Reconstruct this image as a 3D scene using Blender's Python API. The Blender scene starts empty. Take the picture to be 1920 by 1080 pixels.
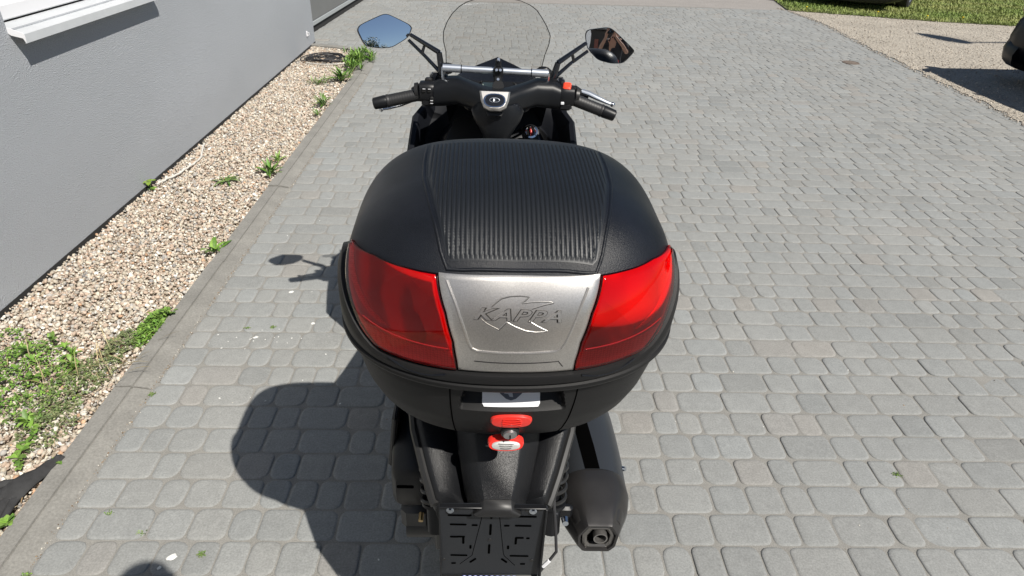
import bpy, math, random
import numpy as np
from mathutils import Vector, Matrix
from mathutils.geometry import tessellate_polygon

# ------------------------------------------------------------------ camera, sky, sun, exposure
scene = bpy.context.scene
COL = scene.collection
F_PX, PITCH, YAW, ROLL, CAM_H = 1230.0, math.radians(31.5), math.radians(2.0), math.radians(1.7), 1.71
cam_data = bpy.data.cameras.new("camera")
cam = bpy.data.objects.new("camera", cam_data)
COL.objects.link(cam)
scene.camera = cam
cam_data.sensor_width = 36.0
cam_data.lens = 36.0 * F_PX / 1920.0
cam_data.clip_start = 0.02
cam_data.clip_end = 900.0
_f = Vector((math.sin(YAW) * math.cos(PITCH), math.cos(YAW) * math.cos(PITCH), -math.sin(PITCH)))
_r0 = Vector((math.cos(YAW), -math.sin(YAW), 0.0))
_u0 = _r0.cross(_f)
_r = _r0 * math.cos(ROLL) + _u0 * math.sin(ROLL)
_u = _u0 * math.cos(ROLL) - _r0 * math.sin(ROLL)
cam.matrix_world = Matrix(((_r.x, _u.x, -_f.x, 0.0), (_r.y, _u.y, -_f.y, 0.0), (_r.z, _u.z, -_f.z, CAM_H), (0, 0, 0, 1)))

SUN_DIR = Vector((0.565, -0.64, 1.0)).normalized()          # towards the sun
world = bpy.data.worlds.new("World")
scene.world = world
world.use_nodes = True
wn = world.node_tree.nodes
wl = world.node_tree.links
bg = wn["Background"]
sky = wn.new("ShaderNodeTexSky")
sky.sky_type = 'NISHITA'
sky.sun_disc = False
sky.sun_elevation = math.asin(SUN_DIR.z)
sky.sun_rotation = math.atan2(SUN_DIR.x, SUN_DIR.y)
sky.air_density = 1.0
sky.dust_density = 0.15
sky.ozone_density = 1.5
wl.new(sky.outputs[0], bg.inputs[0])
bg.inputs[1].default_value = 0.05
sun_data = bpy.data.lights.new("sun", 'SUN')
sun_data.energy = 5.0
sun_data.angle = math.radians(0.5)
sun_data.color = (1.0, 0.95, 0.87)
sun = bpy.data.objects.new("sun", sun_data)
COL.objects.link(sun)
sun.rotation_euler = SUN_DIR.to_track_quat('Z', 'Y').to_euler()
scene.view_settings.view_transform = 'Standard'
scene.view_settings.look = 'None'
scene.view_settings.exposure = 0.22
scene.view_settings.gamma = 1.0
scene.view_settings.use_curve_mapping = False

R = math.radians
rnd = random.Random(7)
rng = np.random.default_rng(11)

# ------------------------------------------------------------------ materials
def new_mat(name):
    m = bpy.data.materials.new(name)
    m.use_nodes = True
    nt = m.node_tree
    return m, nt, nt.nodes, nt.links, nt.nodes["Principled BSDF"]

def mat(name, col, rough=0.5, metal=0.0, bump=None, vary=None, coat=0.0, spec=None, attr=None, vary2=None, rvary=None, vary3=None):
    """bump=(scale, strength, distance); vary=(scale, amount) brightness noise; attr=vertex colour attribute multiplied in"""
    m, nt, N, L, b = new_mat(name)
    b.inputs["Base Color"].default_value = (*col, 1)
    b.inputs["Roughness"].default_value = rough
    b.inputs["Metallic"].default_value = metal
    if coat: b.inputs["Coat Weight"].default_value = coat; b.inputs["Coat Roughness"].default_value = 0.06
    if spec is not None: b.inputs["Specular IOR Level"].default_value = spec
    tc = N.new("ShaderNodeTexCoord")
    src = None
    if attr:
        a = N.new("ShaderNodeAttribute"); a.attribute_name = attr
        src = a.outputs["Color"]
    for v in (vary, vary2, vary3):
        if not v: continue
        n = N.new("ShaderNodeTexNoise"); n.inputs["Scale"].default_value = v[0]; n.inputs["Detail"].default_value = 5; n.inputs["Roughness"].default_value = 0.65
        L.new(tc.outputs["Object"], n.inputs["Vector"])
        mr = N.new("ShaderNodeMapRange"); mr.inputs[1].default_value = 0.3; mr.inputs[2].default_value = 0.7
        mr.inputs[3].default_value = 1 - v[1]; mr.inputs[4].default_value = 1 + v[1]
        L.new(n.outputs["Fac"], mr.inputs[0])
        mx = N.new("ShaderNodeMix"); mx.data_type = 'RGBA'; mx.blend_type = 'MULTIPLY'; mx.inputs[0].default_value = 1.0
        if src: L.new(src, mx.inputs[6])
        else: mx.inputs[6].default_value = (*col, 1)
        L.new(mr.outputs[0], mx.inputs[7])
        src = mx.outputs[2]
    if src: L.new(src, b.inputs["Base Color"])
    if rvary:
        n = N.new("ShaderNodeTexNoise"); n.inputs["Scale"].default_value = rvary[0]; n.inputs["Detail"].default_value = 6
        L.new(tc.outputs["Object"], n.inputs["Vector"])
        mr = N.new("ShaderNodeMapRange"); mr.inputs[1].default_value = 0.35; mr.inputs[2].default_value = 0.65
        mr.inputs[3].default_value = rvary[1]; mr.inputs[4].default_value = rvary[2]
        L.new(n.outputs["Fac"], mr.inputs[0]); L.new(mr.outputs[0], b.inputs["Roughness"])
    if bump:
        n = N.new("ShaderNodeTexNoise"); n.inputs["Scale"].default_value = bump[0]; n.inputs["Detail"].default_value = 4
        L.new(tc.outputs["Object"], n.inputs["Vector"])
        bp = N.new("ShaderNodeBump"); bp.inputs["Strength"].default_value = bump[1]; bp.inputs["Distance"].default_value = bump[2]
        L.new(n.outputs["Fac"], bp.inputs["Height"]); L.new(bp.outputs[0], b.inputs["Normal"])
    return m

M = {}
M['paver'] = mat('paver_concrete', (0.2, 0.2, 0.2), 0.88, attr='tone', vary=(1.3, 0.06), vary2=(170, 0.20), bump=(380, 0.6, 0.0016), vary3=(26, 0.08))
M['joint'] = mat('joint_sand', (0.255, 0.247, 0.228), 0.95, vary=(14, 0.12), vary2=(300, 0.3), bump=(500, 0.6, 0.002))
M['kerb'] = mat('kerb_concrete', (0.235, 0.228, 0.21), 0.9, vary=(7, 0.16), vary2=(120, 0.2), bump=(260, 0.5, 0.002))
M['soil'] = mat('soil', (0.17, 0.135, 0.10), 0.97, vary=(30, 0.3), bump=(120, 0.8, 0.006))
M['pebble'] = mat('pebble_stone', (0.5, 0.45, 0.4), 0.85, attr='tone', vary=(160, 0.10), bump=(300, 0.25, 0.001))
M['far_pave'] = mat('far_paving', (0.30, 0.28, 0.262), 0.93, vary=(3, 0.08), vary2=(45, 0.16), bump=(60, 0.5, 0.01))
M['dirt'] = mat('gravel_dirt', (0.42, 0.38, 0.32), 0.95, vary=(2.2, 0.14), vary2=(55, 0.3), bump=(32, 1.0, 0.035))
M['lawn_soil'] = mat('lawn_soil', (0.13, 0.155, 0.055), 0.97, vary=(9, 0.35), bump=(80, 0.7, 0.01))
M['grass'] = mat('grass_blade', (0.1, 0.16, 0.03), 0.6, attr='tone')
M['leaf'] = mat('leaf', (0.09, 0.17, 0.03), 0.5, attr='tone', vary=(90, 0.25))
M['black_plastic'] = mat('black_plastic', (0.006, 0.007, 0.009), 0.40, spec=.32, bump=(900, 0.25, 0.0006))
M['case_plastic'] = mat('case_plastic', (0.0065, 0.008, 0.012), 0.40, spec=.28, vary=(5, .4), vary2=(800, .45), bump=(700, 0.8, 0.0007), rvary=(7, 0.36, 0.46))
M['panel_plastic'] = mat('ribbed_plastic', (0.008, 0.010, 0.0135), 0.44, spec=.4, bump=(1500, 0.4, 0.0003))
M['tub_plastic'] = mat('tub_plastic', (0.010, 0.010, 0.0105), 0.5, spec=.27, bump=(1500, 0.5, 0.0004))
M['gloss_black'] = mat('gloss_black', (0.008, 0.009, 0.012), 0.2, coat=0.4)
M['satin_black'] = mat('satin_black', (0.008, 0.0085, 0.010), 0.42, spec=.35)
M['inner_black'] = mat('inner_black', (0.006, 0.007, 0.010), 0.6, spec=.2)
M['grip'] = mat('grip_rubber', (0.018, 0.018, 0.019), 0.5, bump=(600, 0.3, 0.0005))
M['tail_plastic'] = mat('grained_tail_plastic', (0.009, 0.0095, 0.011), 0.36, spec=.38, bump=(650, 0.7, 0.0010))
M['smooth_plastic'] = mat('smooth_dark_plastic', (0.017, 0.017, 0.0175), 0.42, spec=.4)
M['silver_paint'] = mat('silver_paint', (0.56, 0.54, 0.515), 0.34, 0.90, bump=(2200, 0.25, 0.0002), vary=(520, 0.16))
M['edge_shade_grey'] = mat('edge_shade_grey', (0.035, 0.033, 0.031), 0.5, 0.4)
M['chrome'] = mat('chrome', (0.75, 0.76, 0.78), 0.10, 1.0)
M['alu'] = mat('brushed_aluminium', (0.66, 0.70, 0.76), 0.36, 0.85)
M['steel'] = mat('zinc_steel', (0.62, 0.66, 0.72), 0.22, 1.0)
M['white_label'] = mat('white_label', (0.78, 0.79, 0.82), 0.35)
M['label_grey'] = mat('label_emblem_grey', (0.09, 0.10, 0.13), 0.5)
M['label_pale'] = mat('label_emblem_pale', (0.42, 0.44, 0.5), 0.5)
M['dark_red'] = mat('dark_red', (0.35, 0.01, 0.012), 0.15, coat=.5)
M['red_plastic'] = mat('red_plastic', (0.72, 0.035, 0.025), 0.32, coat=0.3)
M['orange_red'] = mat('orange_red_switch', (0.85, 0.07, 0.03), 0.4)
M['lock_metal'] = mat('lock_metal', (0.5, 0.5, 0.5), 0.35, 0.9)
M['dark_hole'] = mat('dark_slot', (0.0015, 0.0015, 0.0015), 1.0, spec=0.0)
M['silver_insert'] = mat('silver_insert', (0.6, 0.6, 0.58), 0.4, 0.4)
M['exhaust_satin'] = mat('exhaust_satin', (0.055, 0.053, 0.053), 0.33, 0.6, bump=(1500, 0.2, 0.0002), rvary=(12, 0.28, 0.4))
M['exhaust_shield'] = mat('exhaust_shield', (0.06, 0.066, 0.075), 0.38, 0.55)
M['cast_satin'] = mat('cast_satin', (0.22, 0.21, 0.20), 0.32, 0.8)
M['carrier'] = mat('carrier_plastic', (0.016, 0.018, 0.022), 0.42, spec=.35, bump=(500, .3, .0005))
M['tyre'] = mat('tyre_rubber', (0.018, 0.018, 0.018), 0.75, bump=(80, 0.4, 0.003))
M['cast_metal'] = mat('cast_metal', (0.05, 0.05, 0.05), 0.45, 0.5)
M['pipe_metal'] = mat('pipe_metal', (0.30, 0.29, 0.28), 0.35, 0.8)
M['stucco'] = None
M['white_frame'] = mat('white_pvc', (0.8, 0.8, 0.82), 0.35)
M['sill'] = mat('painted_sheet_metal', (0.56, 0.58, 0.60), 0.42, 0.1, vary=(12, 0.04))
M['gate'] = mat('grey_gate_paint', (0.15, 0.155, 0.155), 0.45, vary=(3, 0.05))
M['gate_edge'] = mat('gate_edge_metal', (0.42, 0.45, 0.46), 0.4, 0.3)
M['shade_black'] = mat('painted_shade_black', (0.02, 0.02, 0.02), 0.9)  # near-black colour standing in for shade at the wall foot and gate
M['rust'] = mat('rusty_iron', (0.155, 0.125, 0.105), 0.85, vary=(60, 0.3), bump=(90, 0.5, 0.003))
M['glove'] = mat('faded_black_fabric', (0.035, 0.035, 0.036), 0.85, vary=(30, 0.3), bump=(700, 0.6, 0.001))
M['cable_black'] = mat('cable_black', (0.03, 0.03, 0.033), 0.5)
M['cord_white'] = mat('cord_white', (0.62, 0.60, 0.55), 0.7)
M['car_black'] = mat('car_paint_black', (0.004, 0.005, 0.008), 0.35, spec=.25)
M['car_blue'] = mat('car_paint_slate', (0.05, 0.065, 0.085), 0.25, 0.4, coat=1.0)
M['car_trim'] = mat('car_trim', (0.02, 0.02, 0.02), 0.55)
M['car_glass'] = mat('car_glass', (0.012, 0.015, 0.018), 0.05, coat=1.0)
M['alloy'] = mat('alloy_wheel', (0.45, 0.46, 0.48), 0.3, 0.8)
M['lamp_red'] = mat('car_lamp_red', (0.4, 0.01, 0.01), 0.1, coat=1.0)
M['lamp_clear'] = mat('car_lamp_clear', (0.6, 0.62, 0.65), 0.08, 0.5, coat=1.0)
M['pole'] = mat('galvanised_pole', (0.35, 0.36, 0.37), 0.5, 0.6)
M['bark'] = mat('bark', (0.09, 0.065, 0.045), 0.9, vary=(14, 0.3), bump=(30, 0.8, 0.02))
M['tree_leaf'] = mat('tree_leaf', (0.05, 0.10, 0.022), 0.6, attr='tone')
M['brick'] = mat('red_render', (0.30, 0.12, 0.09), 0.85, vary=(2, 0.1))
M['pale_render'] = mat('pale_render', (0.5, 0.5, 0.48), 0.85)
M['skin'] = mat('skin', (0.42, 0.24, 0.17), 0.5, vary=(30, 0.06))
M['shirt'] = mat('dark_shirt', (0.025, 0.025, 0.03), 0.85, bump=(60, 0.4, 0.006))
M['trousers'] = mat('dark_trousers', (0.03, 0.035, 0.05), 0.9, bump=(50, 0.4, 0.006))
M['hair'] = mat('dark_hair', (0.03, 0.02, 0.014), 0.7, bump=(200, 0.6, 0.004))
M['shoe'] = mat('shoe_leather', (0.02, 0.02, 0.02), 0.5)
M['eye'] = mat('eye', (0.5, 0.5, 0.5), 0.2)
M['dandelion'] = mat('dandelion_yellow', (0.75, 0.55, 0.02), 0.7)
M['dropping'] = mat('pale_dropping', (0.72, 0.72, 0.69), 0.8)
M['blue_print'] = mat('blue_print', (0.02, 0.06, 0.35), 0.4)
M['lcd'] = mat('lcd_glass', (0.40, 0.48, 0.42), 0.3)
M['spring'] = mat('spring_black', (0.02, 0.02, 0.02), 0.3)
M['brass'] = mat('brass_bolt', (0.45, 0.33, 0.16), 0.4, 0.9)

# stucco wall: fine vertical-ish grain
def _stucco():
    m, nt, N, L, b = new_mat('grey_stucco')
    tc = N.new("ShaderNodeTexCoord"); mp = N.new("ShaderNodeMapping"); mp.inputs["Scale"].default_value = (1, 0.42, 1)
    L.new(tc.outputs["Object"], mp.inputs[0])
    n = N.new("ShaderNodeTexNoise"); n.inputs["Scale"].default_value = 210; n.inputs["Detail"].default_value = 3
    v = N.new("ShaderNodeTexVoronoi"); v.inputs["Scale"].default_value = 330
    n2 = N.new("ShaderNodeTexNoise"); n2.inputs["Scale"].default_value = 0.9; n2.inputs["Detail"].default_value = 5
    for q in (n, v, n2): L.new(mp.outputs[0], q.inputs["Vector"])
    ad = N.new("ShaderNodeMath"); ad.operation = 'ADD'
    L.new(n.outputs["Fac"], ad.inputs[0]); L.new(v.outputs["Distance"], ad.inputs[1])
    bp = N.new("ShaderNodeBump"); bp.inputs["Strength"].default_value = 0.85; bp.inputs["Distance"].default_value = 0.0042
    L.new(ad.outputs[0], bp.inputs["Height"]); L.new(bp.outputs[0], b.inputs["Normal"])
    mr = N.new("ShaderNodeMapRange"); mr.inputs[1].default_value = 0.3; mr.inputs[2].default_value = 0.7; mr.inputs[3].default_value = 0.88; mr.inputs[4].default_value = 1.07
    n3 = N.new("ShaderNodeTexNoise"); n3.inputs["Scale"].default_value = 330; n3.inputs["Detail"].default_value = 2; L.new(mp.outputs[0], n3.inputs["Vector"])
    m3 = N.new("ShaderNodeMath"); m3.operation = 'MULTIPLY_ADD'; m3.inputs[1].default_value = 1.5; L.new(n3.outputs["Fac"], m3.inputs[0])
    m4 = N.new("ShaderNodeMath"); m4.operation = 'SUBTRACT'; m4.inputs[1].default_value = 0.75; L.new(n2.outputs["Fac"], m4.inputs[0]); L.new(m4.outputs[0], m3.inputs[2])
    L.new(m3.outputs[0], mr.inputs[0])
    mx = N.new("ShaderNodeMix"); mx.data_type = 'RGBA'; mx.blend_type = 'MULTIPLY'; mx.inputs[0].default_value = 1
    mx.inputs[6].default_value = (0.40, 0.422, 0.452, 1); L.new(mr.outputs[0], mx.inputs[7]); L.new(mx.outputs[2], b.inputs["Base Color"])
    b.inputs["Roughness"].default_value = 0.9
    return m
M['stucco'] = _stucco()

def _mirror():
    m, nt, N, L, b = new_mat('mirror_glass')
    b.inputs["Base Color"].default_value = (0.88, 0.90, 0.92, 1); b.inputs["Metallic"].default_value = 1; b.inputs["Roughness"].default_value = 0.0
    return m
M['mirror'] = _mirror()

def _clear(name, tint, ior=1.45, rough=0.02):
    m, nt, N, L, b = new_mat(name)
    N.remove(b)
    out = N["Material Output"]
    tr = N.new("ShaderNodeBsdfTransparent"); tr.inputs[0].default_value = (*tint, 1)
    gl = N.new("ShaderNodeBsdfGlossy"); gl.inputs["Roughness"].default_value = rough
    fr = N.new("ShaderNodeFresnel"); fr.inputs[0].default_value = ior
    mx = N.new("ShaderNodeMixShader")
    L.new(fr.outputs[0], mx.inputs[0]); L.new(tr.outputs[0], mx.inputs[1]); L.new(gl.outputs[0], mx.inputs[2]); L.new(mx.outputs[0], out.inputs[0])
    return m
M['screen'] = _clear('clear_screen', (0.91, 0.905, 0.895), 1.3)
M['lens'] = _clear('red_lens', (0.90, 0.018, 0.022), 1.5, 0.05)

def _reflector():
    m, nt, N, L, b = new_mat('reflector_body')
    tc = N.new("ShaderNodeTexCoord")
    v = N.new("ShaderNodeTexVoronoi"); v.inputs["Scale"].default_value = 11; v.feature = 'F1'
    w = N.new("ShaderNodeTexWave"); w.inputs["Scale"].default_value = 4; w.inputs["Distortion"].default_value = 9.0; w.bands_direction = 'X'
    L.new(tc.outputs["Object"], v.inputs["Vector"]); L.new(tc.outputs["Object"], w.inputs["Vector"])
    ad = N.new("ShaderNodeMath"); ad.operation = 'MULTIPLY_ADD'; ad.inputs[1].default_value = 0.5
    L.new(w.outputs["Fac"], ad.inputs[0]); L.new(v.outputs["Distance"], ad.inputs[2])
    bp = N.new("ShaderNodeBump"); bp.inputs["Strength"].default_value = 0.8; bp.inputs["Distance"].default_value = 0.012
    L.new(ad.outputs[0], bp.inputs["Height"]); L.new(bp.outputs[0], b.inputs["Normal"])
    mr = N.new("ShaderNodeMapRange"); mr.inputs[3].default_value = 0.95; mr.inputs[4].default_value = 0.55
    L.new(v.outputs["Distance"], mr.inputs[0])
    cb = N.new("ShaderNodeCombineColor")
    for k in range(3): L.new(mr.outputs[0], cb.inputs[k])
    L.new(cb.outputs[0], b.inputs["Base Color"])
    b.inputs["Roughness"].default_value = 0.28; b.inputs["Metallic"].default_value = 0.35
    return m
M['reflector'] = _reflector()

def _prism():
    m, nt, N, L, b = new_mat('prismatic_reflector')
    tc = N.new("ShaderNodeTexCoord")
    c = N.new("ShaderNodeTexChecker"); c.inputs["Scale"].default_value = 330
    mp = N.new("ShaderNodeMapping"); mp.inputs["Rotation"].default_value = (0, R(45), 0)
    L.new(tc.outputs["Object"], mp.inputs[0]); L.new(mp.outputs[0], c.inputs["Vector"])
    c.inputs["Color1"].default_value = (1.0, 1.0, 0.95, 1); c.inputs["Color2"].default_value = (0.85, 0.7, 0.62, 1)
    bp = N.new("ShaderNodeBump"); bp.inputs["Strength"].default_value = 0.25; bp.inputs["Distance"].default_value = 0.0008
    L.new(c.outputs["Fac"], bp.inputs["Height"]); L.new(bp.outputs[0], b.inputs["Normal"]); L.new(c.outputs["Color"], b.inputs["Base Color"])
    b.inputs["Roughness"].default_value = 0.25; b.inputs["Metallic"].default_value = 0.0
    return m
M['prism'] = _prism()

# ------------------------------------------------------------------ mesh helpers
def tag(o, label=None, cat=None, group=None, kind=None):
    if label: o['label'] = label
    if cat: o['category'] = cat
    if group: o['group'] = group
    if kind: o['kind'] = kind
    return o

def empty(name, loc=(0, 0, 0), rot=(0, 0, 0), parent=None):
    o = bpy.data.objects.new(name, None)
    o.empty_display_size = 0.1
    COL.objects.link(o)
    o.location = loc; o.rotation_euler = rot
    if parent: o.parent = parent
    return o

def link_mesh(name, verts, faces, material, parent=None, smooth=35, tones=None, loc=(0, 0, 0)):
    me = bpy.data.meshes.new(name)
    me.from_pydata([tuple(v) for v in verts], [], faces)
    me.materials.append(material)
    me.update()
    if smooth is not None:
        me.polygons.foreach_set('use_smooth', [True] * len(me.polygons))
        if smooth < 180: me.set_sharp_from_angle(angle=R(smooth))
    if tones is not None:
        at = me.color_attributes.new('tone', 'FLOAT_COLOR', 'POINT')
        a = np.ones((len(verts), 4), np.float32); a[:, :3] = np.asarray(tones, np.float32)
        at.data.foreach_set('color', a.ravel())
    o = bpy.data.objects.new(name, me)
    COL.objects.link(o)
    o.location = loc
    if parent: o.parent = parent
    return o

def big_mesh(name, V, polys_idx, sizes, material, tones=None, smooth=False, parent=None):
    """fast numpy mesh: V (n,3), polys_idx flat loop verts, sizes per face"""
    me = bpy.data.meshes.new(name)
    me.vertices.add(len(V)); me.vertices.foreach_set('co', np.asarray(V, np.float32).ravel())
    me.loops.add(len(polys_idx)); me.loops.foreach_set('vertex_index', np.asarray(polys_idx, np.int32))
    me.polygons.add(len(sizes))
    starts = np.concatenate(([0], np.cumsum(sizes)[:-1])).astype(np.int32)
    me.polygons.foreach_set('loop_start', starts)
    me.polygons.foreach_set('use_smooth', np.full(len(sizes), smooth))
    me.update(calc_edges=True)
    me.validate()
    me.materials.append(material)
    if tones is not None:
        at = me.color_attributes.new('tone', 'FLOAT_COLOR', 'POINT')
        a = np.ones((len(V), 4), np.float32); a[:, :3] = tones
        at.data.foreach_set('color', a.ravel())
    o = bpy.data.objects.new(name, me)
    COL.objects.link(o)
    if parent: o.parent = parent
    return o

def basis(d):
    d = Vector(d).normalized()
    a = Vector((0, 0, 1)) if abs(d.z) < 0.9 else Vector((1, 0, 0))
    u = d.cross(a).normalized()
    return u, d.cross(u).normalized(), d

class MB:
    def __init__(s): s.v = []; s.f = []
    def add(s, verts, faces):
        k = len(s.v); s.v += [Vector(p) for p in verts]; s.f += [tuple(i + k for i in f) for f in faces]; return s
    def loft(s, rings, cap0=True, cap1=True, closed=True):
        n = len(rings[0]); V = [p for r in rings for p in r]; Fc = []
        for i in range(len(rings) - 1):
            for j in range(n if closed else n - 1):
                a, b = i * n + j, i * n + (j + 1) % n
                Fc.append((a, b, b + n, a + n))
        if cap0 and closed: Fc.append(tuple(range(n))[::-1])
        if cap1 and closed: Fc.append(tuple(range((len(rings) - 1) * n, len(rings) * n)))
        return s.add(V, Fc)
    def tube(s, pts, r, seg=10, cap=True, flat=1.0):
        pts = [Vector(p) for p in pts]
        rs = r if isinstance(r, (list, tuple)) else [r] * len(pts)
        rings = []; u = None
        for i, p in enumerate(pts):
            d = (pts[min(i + 1, len(pts) - 1)] - pts[max(i - 1, 0)]).normalized()
            if u is None: u, w, _ = basis(d)
            else:
                u = (u - d * u.dot(d)).normalized(); w = d.cross(u)
            rings.append([p + (u * math.cos(t) + w * math.sin(t) * flat) * rs[i] for t in [2 * math.pi * k / seg for k in range(seg)]])
        return s.loft(rings, cap, cap)
    def cyl(s, a, b, r0, r1=None, seg=16): return s.tube([a, b], [r0, r1 if r1 is not None else r0], seg)
    def box(s, c, size, rot=(0, 0, 0), bev=0.0):
        """chamfered box"""
        from mathutils import Euler
        Rm = Euler(rot).to_matrix(); c = Vector(c); hx, hy, hz = [q / 2 for q in size]
        b = min(bev, hx * .95, hy * .95, hz * .95)
        def ring(z, ins):
            x, y = hx - ins, hy - ins; q = max(b - ins * .4, 1e-5) if b > 0 else 0
            P = [(x, -y + q), (x, y - q), (x - q, y), (-x + q, y), (-x, y - q), (-x, -y + q), (-x + q, -y), (x - q, -y)] if b > 0 else [(x, -y), (x, y), (-x, y), (-x, -y)]
            return [c + Rm @ Vector((px, py, z)) for px, py in P]
        rings = [ring(-hz, b), ring(-hz + b, 0), ring(hz - b, 0), ring(hz, b)] if b > 0 else [ring(-hz, 0), ring(hz, 0)]
        return s.loft(rings)
    def prism(s, outline, depth, mtx, chamfer=0.0):
        """outline: 2D points (ccw) in the XY plane of mtx, extruded from z=0 to depth"""
        def ring(z, k):
            if k == 0: return [mtx @ Vector((x, y, z)) for x, y in outline]
            cx = sum(p[0] for p in outline) / len(outline); cy = sum(p[1] for p in outline) / len(outline)
            out = []
            for x, y in outline:
                d = math.hypot(x - cx, y - cy) or 1
                out.append(mtx @ Vector((x - (x - cx) / d * k, y - (y - cy) / d * k, z)))
            return out
        if chamfer: return s.loft([ring(0, 0), ring(depth - chamfer, 0), ring(depth, chamfer)])
        return s.loft([ring(0, 0), ring(depth, 0)])
    def sphere(s, c, r, nu=14, nv=9, sc=(1, 1, 1)):
        c = Vector(c); rings = []
        for i in range(nv + 1):
            t = math.pi * i / nv; z = -math.cos(t); q = max(math.sin(t), 1e-3)
            rings.append([c + Vector((math.cos(a) * q * r * sc[0], math.sin(a) * q * r * sc[1], z * r * sc[2])) for a in [2 * math.pi * k / nu for k in range(nu)]])
        return s.loft(rings)
    def build(s, name, material, parent=None, smooth=35, off=(0, 0, 0), recalc=True):
        o = Vector(off)
        ob = link_mesh(name, [v + o for v in s.v], s.f, material, parent, smooth)
        if recalc:
            import bmesh
            bm = bmesh.new(); bm.from_mesh(ob.data)
            bmesh.ops.remove_doubles(bm, verts=bm.verts, dist=1e-6)
            bmesh.ops.recalc_face_normals(bm, faces=bm.faces)
            bm.to_mesh(ob.data); bm.free()
            if smooth is not None and smooth < 180: ob.data.set_sharp_from_angle(angle=R(smooth))
        return ob

def sell(cx, cy, hx, hy, n=2.6, k=28):
    out = []
    for i in range(k):
        t = 2 * math.pi * i / k; c, q = math.cos(t), math.sin(t)
        out.append((cx + math.copysign(abs(c) ** (2 / n), c) * hx, cy + math.copysign(abs(q) ** (2 / n), q) * hy))
    return out

def text_mesh(body, size, shear=0.0, extrude=0.0, bevel=0.0, offset=0.0):
    cu = bpy.data.curves.new("t", 'FONT'); cu.body = body; cu.size = size; cu.shear = shear; cu.extrude = extrude; cu.bevel_depth = bevel; cu.offset = offset; cu.space_character = 1.12
    cu.align_x = 'CENTER'; cu.align_y = 'CENTER'; cu.resolution_u = 3
    ob = bpy.data.objects.new("t", cu); COL.objects.link(ob)
    dg = bpy.context.evaluated_depsgraph_get(); dg.update()
    me = ob.evaluated_get(dg).to_mesh()
    V = [v.co.copy() for v in me.vertices]; Fc = [tuple(p.vertices) for p in me.polygons]
    ob.evaluated_get(dg).to_mesh_clear()
    bpy.data.objects.remove(ob); bpy.data.curves.remove(cu)
    return V, Fc

# ------------------------------------------------------------------ GROUND
def sheet(name, poly, z, material, kind='structure', thick=0.0):
    me_v = [(x, y, z) for x, y in poly]
    tri = tessellate_polygon([[Vector(v) for v in me_v]])
    fs = [tuple(t) for t in tri]
    o = link_mesh(name, me_v, fs, material, None, None)
    import bmesh
    bm = bmesh.new(); bm.from_mesh(o.data); bmesh.ops.recalc_face_normals(bm, faces=bm.faces)
    if bm.faces and sum(f.normal.z for f in bm.faces) < 0: bmesh.ops.reverse_faces(bm, faces=bm.faces)
    bm.to_mesh(o.data); bm.free()
    return tag(o, kind=kind)

sheet('ground', [(-400, -400), (400, -400), (400, 400), (-400, 400)], -0.09, M['soil'])

ROW, PH = 0.1203, 1.311
def smooth_interp(x, xs, ys): return float(np.interp(x, xs, ys))
KERB = [(-1.325, -3.0), (-1.325, 6.6), (-1.328, 7.0), (-1.336, 7.3), (-1.36, 7.6), (-1.41, 7.88), (-1.50, 8.10), (-1.66, 8.27), (-1.90, 8.38), (-2.215, 8.46)]
def x_start(y):
    if y < 6.6: return -1.318
    if y > 8.46: return -2.75
    return smooth_interp(y, [6.6, 7.0, 7.3, 7.6, 7.88, 8.10, 8.27, 8.38, 8.46], [-1.318, -1.322, -1.33, -1.353, -1.402, -1.49, -1.65, -1.89, -2.2])
EDGE_Y = [-4, 3.0, 5.0, 5.74, 6.43, 6.93, 7.76, 8.84, 10.02, 10.95, 11.6, 12.08, 12.3]
EDGE_X = [4.6, 4.68, 4.76, 4.80, 4.88, 4.88, 4.93, 4.98, 5.10, 5.14, 5.10, 5.04, 5.0]
def x_end(y): return smooth_interp(y, EDGE_Y, EDGE_X)

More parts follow.
